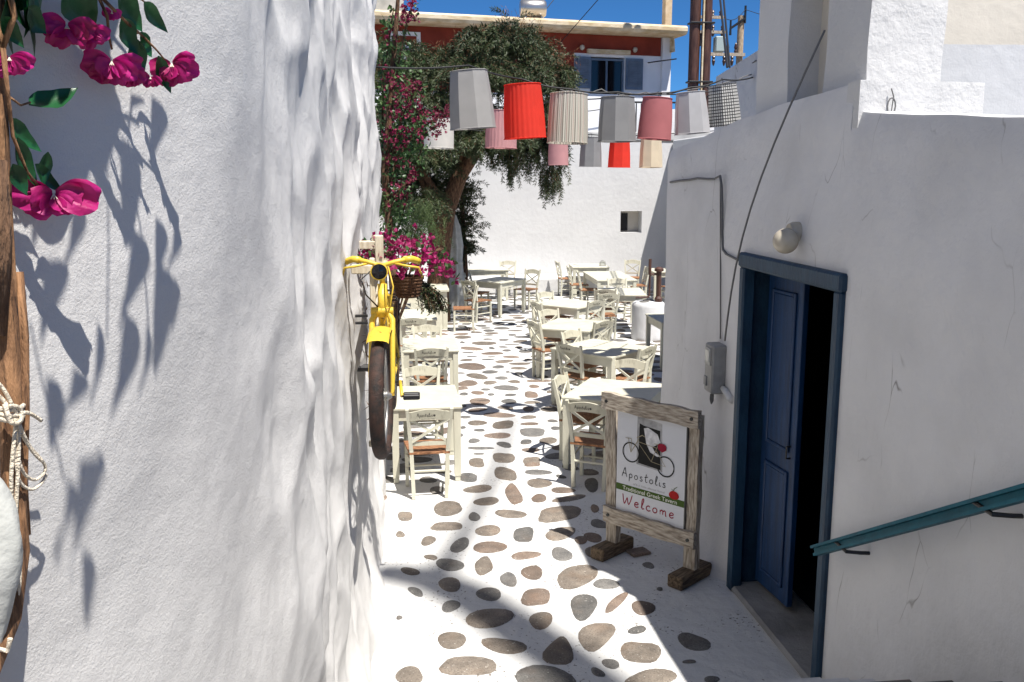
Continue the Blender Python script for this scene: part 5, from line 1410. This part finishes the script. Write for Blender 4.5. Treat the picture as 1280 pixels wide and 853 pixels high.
for c, R, w in clumps:
    for k in range(int(125 * w)):
        d = rv(r); d.z = abs(d.z) * .8 + r.uniform(-.25, .1); p = c + Vector((d.x * R, d.y * R * .9, d.z * R * .85)) * r.uniform(.45, 1.05)
        v = Vector((d.x, d.y, .35)).normalized(); strand(p, v, r.randint(7, 11), .055, .085, .021, 7, r.uniform(.16, .30))
# hanging sprays on the right, over the white wall
for (px, py, n_) in ((690, 200, 9), (697, 215, 7), (680, 225, 8), (660, 205, 7), (650, 195, 6), (637, 190, 6), (645, 215, 6), (672, 190, 8), (612, 195, 5), (690, 180, 9), (702, 190, 5), (684, 235, 5), (693, 230, 5), (640, 205, 5), (605, 178, 6), (622, 180, 6)):
    for q in range(int(n_ * 2.4)):
        p = on_y(px + r.uniform(-9, 9), py - 12 + r.uniform(-12, 8), TY + r.uniform(-.3, .3)); p = Vector((p.x - TX, p.y - TY, p.z))
        strand(p, Vector((r.uniform(-.3, .3), r.uniform(-.3, .3), -.3)).normalized(), r.randint(6, 10), .055, .075, .016, 7, .35)
# thin reddish twigs and seed sprays on top
ms2 = MB()
for k in range(150):
    px, py = r.choice(((575, 60), (560, 70), (600, 48), (640, 35), (670, 45), (700, 70), (712, 85), (640, 28), (545, 75)))
    p = on_y(px + r.uniform(-16, 16), py + r.uniform(-6, 12), TY + r.uniform(-.4, .4)); p = Vector((p.x - TX, p.y - TY, p.z)); v = Vector((r.uniform(-.5, .5), r.uniform(-.3, .3), 1)).normalized()
    for j in range(5):
        quad_leaf(ms2, p, (v + rv(r) * .4).normalized(), rv(r), .09, .012); p = p + v * .07; v = (v + rv(r) * .35 + Vector((0, 0, -.12))).normalized()
ml.build('crown', LEAF_D, tree, fix=False); mt.build('twigs', BARK, tree, fix=False)
ms2.build('seed_sprays', mat('reddish_seed', (.22, .08, .04), (.30, .16, .07), 3, transl=.2), tree, fix=False)

# small dark tree against the white wall
st_ = thing('small_tree', 'small dark tree with a thin trunk beside the folded parasol', 'tree', (1.36, 20.2, 0))
mb = MB(); mb.tube([(0, 0, -.02), (.02, 0, .9), (-.02, 0, 1.8), (-.05, 0, 2.6), (.0, 0, 3.2)], [.065, .055, .05, .04, .02], 9); mb.build('trunk', BARK, st_, smooth=60)
ml = MB(); mt = MB()
for (px, py, rp, k_) in ((572, 250, 20, 90), (576, 285, 22, 110), (566, 300, 20, 90), (580, 240, 14, 50), (570, 225, 14, 50), (584, 308, 12, 40), (560, 280, 18, 70), (573, 318, 11, 34), (552, 255, 14, 50), (556, 310, 12, 40)):
    for k in range(k_):
        p = on_y(px + r.gauss(0, .5) * rp, py + r.gauss(0, .5) * rp, 20.2 + r.uniform(-.3, .3)); p = Vector((p.x - 1.36, p.y - 20.2, p.z))
        strand(p, Vector((r.uniform(-.7, .7), r.uniform(-.7, .7), .2)).normalized(), 5, .05, .075, .022, 6, .2)
ml.build('crown', LEAF_D, st_, fix=False); mt.build('twigs', BARK, st_, fix=False)

# rosemary-like shrub and climbing bougainvillea at the end of the left wall
rs_ = thing('rosemary_bush', 'upright light green needle-leaved shrub under the climbing bougainvillea', 'shrub', (-.10, 11.2, 0))
ml = MB(); mt = MB()
for (px, py, rp, k_) in ((520, 275, 22, 150), (535, 290, 18, 100), (508, 290, 18, 90), (528, 262, 15, 80), (500, 300, 16, 70)):
    for k in range(k_):
        p = on_y(px + r.gauss(0, .55) * rp, py + r.gauss(0, .5) * rp + 10, 11.2 + r.uniform(-.25, .25)); p = Vector((p.x + .10, p.y - 11.2, p.z))
        v = Vector((r.uniform(-.35, .35), r.uniform(-.35, .35), 1)).normalized()
        for j in range(5):
            for q in range(5): quad_leaf(ml, p, (v * .8 + rv(r) * .8).normalized(), rv(r), .034, .0055)
            p = p + v * .026
for k in range(14):
    a = r.uniform(0, 6.3); mt.tube([(0, 0, 0), (.05 * math.cos(a), .05 * math.sin(a), 1.2), (.30 + .22 * math.cos(a), .2 * math.sin(a), 2.3)], [.016, .012, .005], 5)
ml.build('foliage', LEAF_R, rs_, fix=False); mt.build('stems', BARK, rs_)

bv = thing('climbing_bougainvillea', 'tall bougainvillea climbing past the far end of the left wall with dark magenta blooms', 'plant', (-.15, 10.6, 0))
BX, BYY = -.15, 10.6
ml = MB(); mf = MB(); mt = MB()
mt.tube([(0, 0, 0), (.05, .05, 1.5), (-.02, .0, 3.0), (.1, 0, 4.2), (.2, -.1, 5.2)], [.06, .05, .045, .03, .015], 8)
def bvp(px, py, dy=0.0): p = on_y(px, py, BYY + dy); return Vector((p.x - BX, p.y - BYY, p.z))
canes = [[(482, 240), (484, 150), (498, 80), (508, 30), (520, -10), (530, -40)], [(480, 260), (495, 200), (520, 165), (545, 148), (562, 146)], [(484, 210), (505, 140), (520, 112), (535, 108)],
         [(480, 300), (488, 260), (500, 235), (515, 225)], [(478, 200), (478, 100), (488, 40), (492, 10)], [(480, 320), (500, 280), (508, 250), (520, 205), (530, 180)], [(478, 330), (490, 290), (520, 300)]]
for cn in canes:
    dy = r.uniform(-.3, .3); P_ = [bvp(x, y, dy) for x, y in cn]; mt.tube(P_, [.014 - .010 * i / len(P_) for i in range(len(P_))], 6)
    for a, b in zip(P_, P_[1:]):
        L = (b - a).length
        for k in range(int(L * 75)):
            p = a.lerp(b, r.random()) + rv(r) * r.uniform(.02, .12)
            leaf_fold(ml, p, (rv(r) + Vector((0, 0, -.4))).normalized(), rv(r), r.uniform(.04, .07), r.uniform(.025, .042))
for (px, py, rp, k_) in ((510, 8, 9, 60), (503, 26, 9, 40), (516, 22, 7, 34), (497, 118, 16, 60), (508, 108, 12, 50), (520, 110, 8, 30), (500, 138, 16, 66), (518, 140, 14, 60), (535, 148, 12, 56), (550, 152, 9, 44), (558, 142, 8, 34), (490, 100, 9, 26),
                         (492, 165, 12, 40), (512, 170, 10, 34), (500, 205, 15, 60), (490, 232, 12, 44), (505, 235, 12, 50), (515, 222, 9, 34), (496, 250, 10, 30), (528, 172, 8, 24), (483, 180, 8, 26), (545, 165, 8, 30), (496, 182, 10, 30), (486, 45, 8, 24), (480, 85, 6, 16)):
    for k in range(int(k_ * .62)):
        p = bvp(px + r.gauss(0, .6) * rp, py + r.gauss(0, .6) * rp, r.uniform(-.25, .2)); bract(mf, p, (rv(r) + Vector((.1, -.5, .5))).normalized(), r.uniform(.026, .04), r)
for (px, py, rp, k_) in ((488, 60, 14, 130), (482, 120, 12, 150), (500, 90, 16, 150), (488, 170, 14, 180), (498, 215, 18, 200), (485, 250, 12, 150), (515, 190, 16, 150), (500, 270, 16, 160), (482, 300, 10, 100), (530, 160, 12, 90), (505, 150, 16, 120), (488, 30, 8, 60)):
    for k in range(k_):
        p = bvp(px + r.gauss(0, .6) * rp, py + r.gauss(0, .6) * rp, r.uniform(-.1, .5)); leaf_fold(ml, p, (rv(r) + Vector((0, 0, -.4))).normalized(), rv(r), r.uniform(.04, .075), r.uniform(.025, .042))
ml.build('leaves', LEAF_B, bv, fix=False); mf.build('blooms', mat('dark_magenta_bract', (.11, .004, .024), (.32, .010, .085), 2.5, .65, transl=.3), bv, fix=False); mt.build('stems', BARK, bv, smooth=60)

# ================================================================== NEAR LEFT: bougainvillea spray, dry trunk, rope and bag
def near(px, py, off):
    """point in front of the left wall on the sight line of a photo point, 'off' metres clear of the plaster"""
    d = ray(px, py); best = None; t = .3
    while t < 6:
        p = EYE + d * t
        if p.x - lw_x(p.y, p.z) < off: return p
        t += .004
    return p
r = random.Random(4)
vine = thing('bougainvillea_vine', 'bougainvillea spray with glossy leaves and vivid magenta blooms at the top left corner', 'plant', near(20, 20, .10))
VO = vine.location.copy()
def vn(px, py, off=.08): return near(px, py, off) - VO
def stem(pts, r0, r1, m=BRANCHW):
    mb = MB(); n = len(pts); mb.tube(pts, [r0 + (r1 - r0) * i / (n - 1) for i in range(n)], 7); return mb.build('stem', m, vine, smooth=True)
stem([vn(10, -160, .10), vn(30, -60, .10), vn(60, -20, .10), vn(120, -10, .09), vn(150, 20, .085), (vn(172, 42, .08))], .006, .002)
stem([vn(120, -10, .09), vn(134, 20, .08), vn(136, 45, .08), vn(140, 62, .08)], .003, .0018)
stem([vn(150, 20, .085), vn(178, 45, .08), vn(195, 62, .08), vn(206, 75, .08)], .0025, .0015)
stem([vn(130, -20, .085), vn(160, -12, .085), vn(180, 2, .08)], .003, .0015)
stem([vn(4, 60, .09), vn(10, 120, .085), vn(16, 170, .08), vn(34, 215, .075), vn(52, 238, .075)], .004, .0018)
stem([vn(10, 120, .085), vn(26, 132, .08), vn(38, 128, .08)], .002, .0015)
stem([vn(0, -60, .10), vn(18, 20, .10), vn(4, 60, .09)], .006, .004)
def near_leaf(px0, py0, px1, py1, w, off=.08, off2=None, roll=0.4):
    a, b = vn(px0, py0, off), vn(px1, py1, off2 if off2 is not None else off); d = b - a; L = d.length; d.normalize()
    view = (VO + a - EYE).normalized(); side = d.cross(view).normalized(); nn = side.cross(d).normalized()
    side = (side * math.cos(roll) + nn * math.sin(roll)).normalized(); nn = d.cross(side)
    W = w * (VO + a - EYE).length / FPX / max(.35, math.cos(roll)); vs = []; n = 9
    for i in range(n):
        t = i / (n - 1); q = (math.sin(PI * t ** .85) ** .8) * (1 - .35 * t * t) if 0 < t < 1 else .03
        m = a + d * (L * t) - nn * (.14 * L * math.sin(PI * t))
        for s in (-1, -.5, 0, .5, 1): vs.append(m + side * (s * W / 2 * q) + nn * (abs(s) * .22 * W * q + .03 * W * math.sin(i * 1.9 + s * 2)))
    mb = MB(); mb.add(vs, [(i * 5 + j, i * 5 + j + 1, i * 5 + j + 6, i * 5 + j + 5) for i in range(n - 1) for j in range(4)]); return mb.build('leaf', LEAF_N, vine, smooth=True, fix=False)
for a in ((84, -22, 118, 38, 46, .10, .085, .3), (150, -12, 178, 40, 26, .085, .08, .5), (180, 2, 210, 41, 18, .08, .075, .4), (152, 22, 172, 68, 22, .085, .08, .6), (170, 48, 176, 103, 22, .075, .07, .5),
          (198, 70, 214, 117, 17, .075, .07, .5), (36, 131, 97, 110, 24, .08, .09, .7), (12, 148, 52, 190, 18, .085, .08, .6), (22, 172, 48, 236, 18, .08, .075, .5), (16, 205, 34, 244, 20, .085, .08, .4),
          (44, 205, 80, 241, 16, .08, .075, .6), (30, 10, 58, 42, 26, .10, .09, .5), (2, 20, 30, 60, 20, .10, .09, .3), (60, 190, 56, 232, 14, .08, .075, .6), (176, 40, 190, 72, 14, .08, .08, .8)): near_leaf(*a)
# leaves higher on the same spray, above the picture: (wall point from, to, width) their shade falls on, and how far up the sun line they hang
def shade_leaf(x0, y0, x1, y1, w, up=None):
    k = up or (max(y0, y1) * 1.62 / FPX + .30)
    a, b = near(x0, y0, .004), near(x1, y1, .004); lift = SUN_H * k; a = a + lift - VO; b = b + lift - VO; d = b - a; L = d.length; d.normalize()
    side = d.cross(Vector((1, 0, 0))).normalized(); nn = side.cross(d); W = w * .0034; vs = []; n = 9
    for i in range(n):
        t = i / (n - 1); q = (math.sin(PI * t ** .9) ** .7) * (1 - .25 * t) if 0 < t < 1 else .04
        for s_ in (-1, -.5, 0, .5, 1): vs.append(a + d * (L * t) + side * (s_ * W / 2 * q) + nn * (abs(s_) * .10 * W * q + .004 * math.sin(t * 5)))
    mb = MB(); mb.add(vs, [(i * 5 + j, i * 5 + j + 1, i * 5 + j + 6, i * 5 + j + 5) for i in range(n - 1) for j in range(4)]); mb.build('leaf', LEAF_N, vine, smooth=True, fix=False)
for q in ((152, 165, 166, 305, 34), (166, 285, 152, 405, 50), (156, 385, 141, 522, 46), (122, 400, 115, 515, 18), (195, 268, 201, 345, 26), (219, 268, 212, 340, 22), (195, 325, 202, 455, 48), (184, 400, 175, 502, 16), (212, 340, 222, 400, 22),
          (190, 118, 196, 192, 36), (164, 112, 165, 138, 32), (55, 322, 60, 416, 42), (92, 245, 80, 346, 30), (92, 455, 74, 528, 40), (100, 572, 94, 695, 48), (122, 562, 108, 640, 22), (85, 598, 70, 695, 28), (103, 685, 113, 780, 20), (58, 470, 70, 562, 22),
          (100, 60, 120, 200, 60), (125, 90, 128, 235, 44), (70, 120, 88, 260, 50), (45, 150, 50, 300, 44)): shade_leaf(*q)
for k in range(34):
    x0, y0 = r.uniform(8, 118), r.uniform(-40, 105); shade_leaf(x0, y0, x0 + r.uniform(-14, 18), y0 + r.uniform(85, 125), r.uniform(38, 56))
def shade_stem(pts, r_):
    mb = MB(); P = []
    k = max(y for x, y in pts) * 1.62 / FPX + .25
    for x, y in pts: P.append(near(x, y, .004) + SUN_H * k - VO)
    mb.tube(P, r_, 6); mb.build('stem', BRANCHW, vine, smooth=True)
shade_stem([(126, 120), (134, 150), (150, 190), (168, 235), (176, 280), (182, 350), (186, 400)], .0022)
shade_stem([(136, 150), (160, 140), (174, 150)], .0022); shade_stem([(38, 400), (52, 470), (66, 530), (80, 600)], .0022); shade_stem([(134, 190), (136, 300), (134, 420)], .0018)
mlv = MB()
for k in range(640):
    px, py = r.uniform(-260, 60), r.uniform(-620, 5); off = r.uniform(.02, .10)
    if px > 10 and py < -260: continue
    if py > -50 and px > 35: continue
    leaf_fold(mlv, vn(px, py, off), Vector((r.uniform(-.25, .25), r.uniform(-.6, .6), -1)), Vector((r.uniform(-.35, .35), r.choice((-1, 1)), r.uniform(-.3, .3))), r.uniform(.06, .10), r.uniform(.035, .05))
tag(mlv.build('leaves', LEAF_N, vine, fix=False), kind='stuff')
stem([vn(-40, -420, .12), vn(60, -380, .11), vn(160, -330, .10), vn(230, -240, .09)], .005, .002)
stem([vn(-40, -300, .12), vn(40, -260, .11), vn(120, -190, .10), vn(170, -110, .09)], .005, .002)
def near_bloom(px, py, w, off, ang=0.0, flat=.55):
    """one hanging papery flower of ruffled petals, px wide w"""
    c = vn(px, py, off); k = w * (VO + c - EYE).length / FPX
    view = (VO + c - EYE).normalized(); rgt = view.cross(Vector((0, 0, 1))).normalized(); upv = rgt.cross(view)
    fl_ = None
    specs = [(ang + (q - 3) / 3 * 1.5 + r.uniform(-.12, .12), 1.0, .12) for q in range(7)] + [(ang + (q - 2) / 2 * 1.1 + r.uniform(-.2, .2), .72, .34) for q in range(5)]
    for q, (t, ln, fw2) in enumerate(specs):
        o = rgt * math.sin(t) - upv * math.cos(t) * flat; dep = -view * (fw2 + .22 * math.cos(q * 2.4))
        d = (o + dep).normalized(); L = k * .50 * ln * r.uniform(.82, 1.06) * (flat + (1 - flat) * abs(math.sin(t))); W = k * .36 * r.uniform(.85, 1.2)
        side = d.cross(view + rv(r) * .35).normalized(); nn = d.cross(side); vs = []; n = 9; mcols = 9; a0 = c + o * (k * .02) + upv * (k * .10)
        for i in range(n):
            u = i / (n - 1); ww = .22 + .78 * math.sin(min(1.0, u * 1.35) * PI / 2)
            for jj in range(mcols):
                sx = -1 + 2 * jj / (mcols - 1)
                ue = u * (1 - .26 * (abs(sx) ** 2.5) + .05 * math.sin(sx * 5 + q * 2))          # rounded, notched outer edge
                ruf = .11 * u * math.sin(sx * 4.2 + q * 1.7 + u * 2) + .06 * u * math.sin(sx * 9 + q)
                vs.append(a0 + d * (L * ue) + side * (sx * W / 2 * ww) + nn * (W * (.22 * sx * sx * ww + ruf) - .30 * L * u * u))
        mb = MB(); mb.add(vs, [(i * mcols + j, i * mcols + j + 1, i * mcols + j + mcols + 1, i * mcols + j + mcols) for i in range(n - 1) for j in range(mcols - 1)])
        if fl_ is None: fl_ = mb.build('bloom', BLOOM_N, vine, smooth=True, fix=False)
        else: mb.build('petal', BLOOM_N, fl_, smooth=True, fix=False)
    for q in range(3):
        mb = MB(); p = c + rgt * (k * .035 * (q - 1)) - view * (.10 * k); mb.tube([c + upv * (.1 * k), p + upv * (k * .03)], .0008, 5); mb.build('stamen', STAMEN, fl_)
for a in ((68, 252, 88, .085, 0), (140, 84, 62, .08, -.1), (215, 86, 56, .08, .3), (84, 38, 56, .085, -.2), (112, 44, 44, .08, .2), (140, 18, 22, .08, 0), (12, 78, 48, .09, 0), (188, 100, 26, .08, -.4), (162, 96, 34, .078, .3)): near_bloom(*a, .8 if a[2] < 80 else .5)
for k in range(5): near_bloom(r.uniform(-60, 60), r.uniform(-160, -40), r.uniform(45, 70), r.uniform(.05, .10), r.uniform(-.4, .4))

# dry trunk leaning against the wall at the left edge
dt = thing('dry_trunk', 'dry reddish brown trunk at the left edge with rope tied round it', 'trunk', near(14, 500, .05))
DO = dt.location.copy()
def dn(px, py, off): return near(px, py, off) - DO
mb = MB(); mb.tube([dn(-6, -60, .06), dn(-4, 100, .055), dn(2, 250, .05), dn(8, 340, .05), dn(10, 420, .05), dn(14, 520, .05), dn(16, 600, .05), dn(20, 690, .05), dn(4, 770, .06), dn(-30, 850, .07), dn(-50, 1000, .08), dn(-60, 1500, .10), dn(-60, 2600, .12)],
                   [.012, .014, .015, .014, .017, .017, .018, .021, .028, .03, .032, .04, .05], 10); mb.build('bark', BRANCHW, dt, smooth=True)
mb = MB(); mb.tube([dn(24, 340, .055), dn(30, 420, .06), dn(30, 520, .06), dn(28, 600, .055), dn(34, 668, .05)], [.007, .008, .009, .008, .006], 8); mb.build('side_branch', BRANCHW, dt, smooth=True)
mb = MB(); mb.tube([dn(-8, 200, .07), dn(0, 300, .06), dn(-2, 420, .06)], [.02, .018, .012], 8); mb.build('side_branch', BARK, dt, smooth=True)
# rope: knot, two hanging lines and loose loops
rp = thing('tied_rope', 'pale cotton rope knotted round the dry trunk with loose loops hanging', 'rope', near(16, 520, .075))
RO = rp.location.copy()
def rn(px, py, off): return near(px, py, off) - RO
def cord(pts, name, rr_=.0031):
    s = [(p[0], p[1]) for p in pts]; sx = smooth_line(s, 5); of = smooth_line([(p[2] * 100, i) for i, p in enumerate(pts)], 5)
    mb = MB(); mb.tube([rn(x, y, o[0] / 100) for (x, y), o in zip(sx, of)], rr_, 7); return mb.build(name, ROPE, rp, smooth=True)
cord([(-12, 470, .08), (4, 486, .09), (14, 504, .095), (22, 520, .09)], 'rope_strand'); cord([(-14, 486, .08), (2, 498, .088), (12, 512, .095)], 'rope_strand')
for dz in (0, 7, 13): cord([(-14, 506 + dz, .06), (4, 512 + dz, .09), (22, 512 + dz, .09), (30, 506 + dz, .06)], 'knot_turn', .0038)
cord([(6, 505, .095), (14, 528, .10), (26, 526, .098), (24, 510, .095), (12, 508, .10)], 'knot_turn', .0036)
cord([(16, 522, .09), (34, 516, .088), (52, 526, .08)], 'rope_end')
cord([(20, 528, .088), (14, 600, .085), (17, 680, .08), (10, 760, .08), (4, 790, .08)], 'hanging_line'); cord([(24, 528, .088), (23, 580, .085), (20, 650, .08), (25, 720, .08), (16, 770, .08), (6, 800, .08)], 'hanging_line')
cord([(24, 530, .09), (36, 556, .082), (54, 578, .075), (56, 590, .072), (44, 600, .075), (30, 592, .08), (22, 570, .085)], 'rope_loop', .0026)
cord([(22, 534, .088), (40, 564, .08), (54, 578, .078)], 'rope_loop', .0024); cord([(18, 560, .085), (24, 600, .08), (38, 612, .075), (50, 606, .07), (58, 594, .066)], 'rope_loop', .0026)
# white cloth bag
bgp = near(0, 710, .09); bag = thing('cloth_bag', 'white cloth bag hanging from the rope at the lower left edge', 'bag', bgp)
mb = MB(); vs = []; n, k = 16, 20
kk = (bgp - EYE).length / FPX
for i in range(n + 1):
    t = i / n; z = (108 - 205 * t) * kk; rr_ = (8 + 26 * math.sin(PI * min(1, t * 1.0) ** .8)) * kk
    for j in range(k):
        a = 2 * PI * j / k; q = 1 + .08 * math.sin(3 * a + t * 5) + .05 * math.sin(7 * a - t * 9); vs.append((rr_ * q * math.cos(a) * .95 - (6 + 10 * t) * kk, rr_ * q * math.sin(a) * .8, z))
mb.add(vs, [(i * k + j, i * k + (j + 1) % k, (i + 1) * k + (j + 1) % k, (i + 1) * k + j) for i in range(n) for j in range(k)] + [tuple(range(k)), tuple(n * k + j for j in range(k))[::-1]])
mb.build('pouch', CLOTH_W, bag, smooth=True); mb = MB(); mb.tube([(-10 * kk, -.01, -88 * kk), (2 * kk, -.01, -92 * kk), (6 * kk, -.01, -78 * kk)], .004, 6); mb.build('drawstring', ROPE, bag)

# ================================================================== unseen house added behind the viewer to hold back sky light
rough = MB(); rough.box((-4.2, -3.6, 2.9), (7.0, 2.2, 5.8), bev=.05)
tag(rough.build('sky_blocker_house', WHITE), 'unseen white house block added behind the viewer to hold back sky light', 'house')
# ================================================================== unseen tree added so that its high limbs cast soft bands on the paving
ot = thing('shadow_tree', 'unseen bare tree added to cast soft shadow bands on the paving', 'tree', (5.2, -1.2, 0))
OO = Vector((5.2, -1.2, 0))
def above(px, py, h): p = on_z(px, py, 0); return p + SUN_H * h - OO
mb = MB()
mb.tube([Vector((0, 0, 0)), Vector((-.2, .1, 4)), Vector((-.5, .2, 8)), above(800, 900, 23)], [.3, .26, .22, .16], 12)
mb.tube([above(800, 900, 23), above(700, 822, 23.5), above(640, 782, 24), above(585, 745, 24.4), above(530, 722, 24.8), above(480, 715, 25.2)], [.22, .23, .23, .22, .20, .16], 10)
mb.tube([above(545, 728, 24.6), above(560, 700, 25), above(595, 640, 25.6), above(622, 585, 26.2), above(640, 520, 27)], [.12, .10, .08, .06, .05], 8)
mb.build('trunk', BARK, ot, smooth=True)
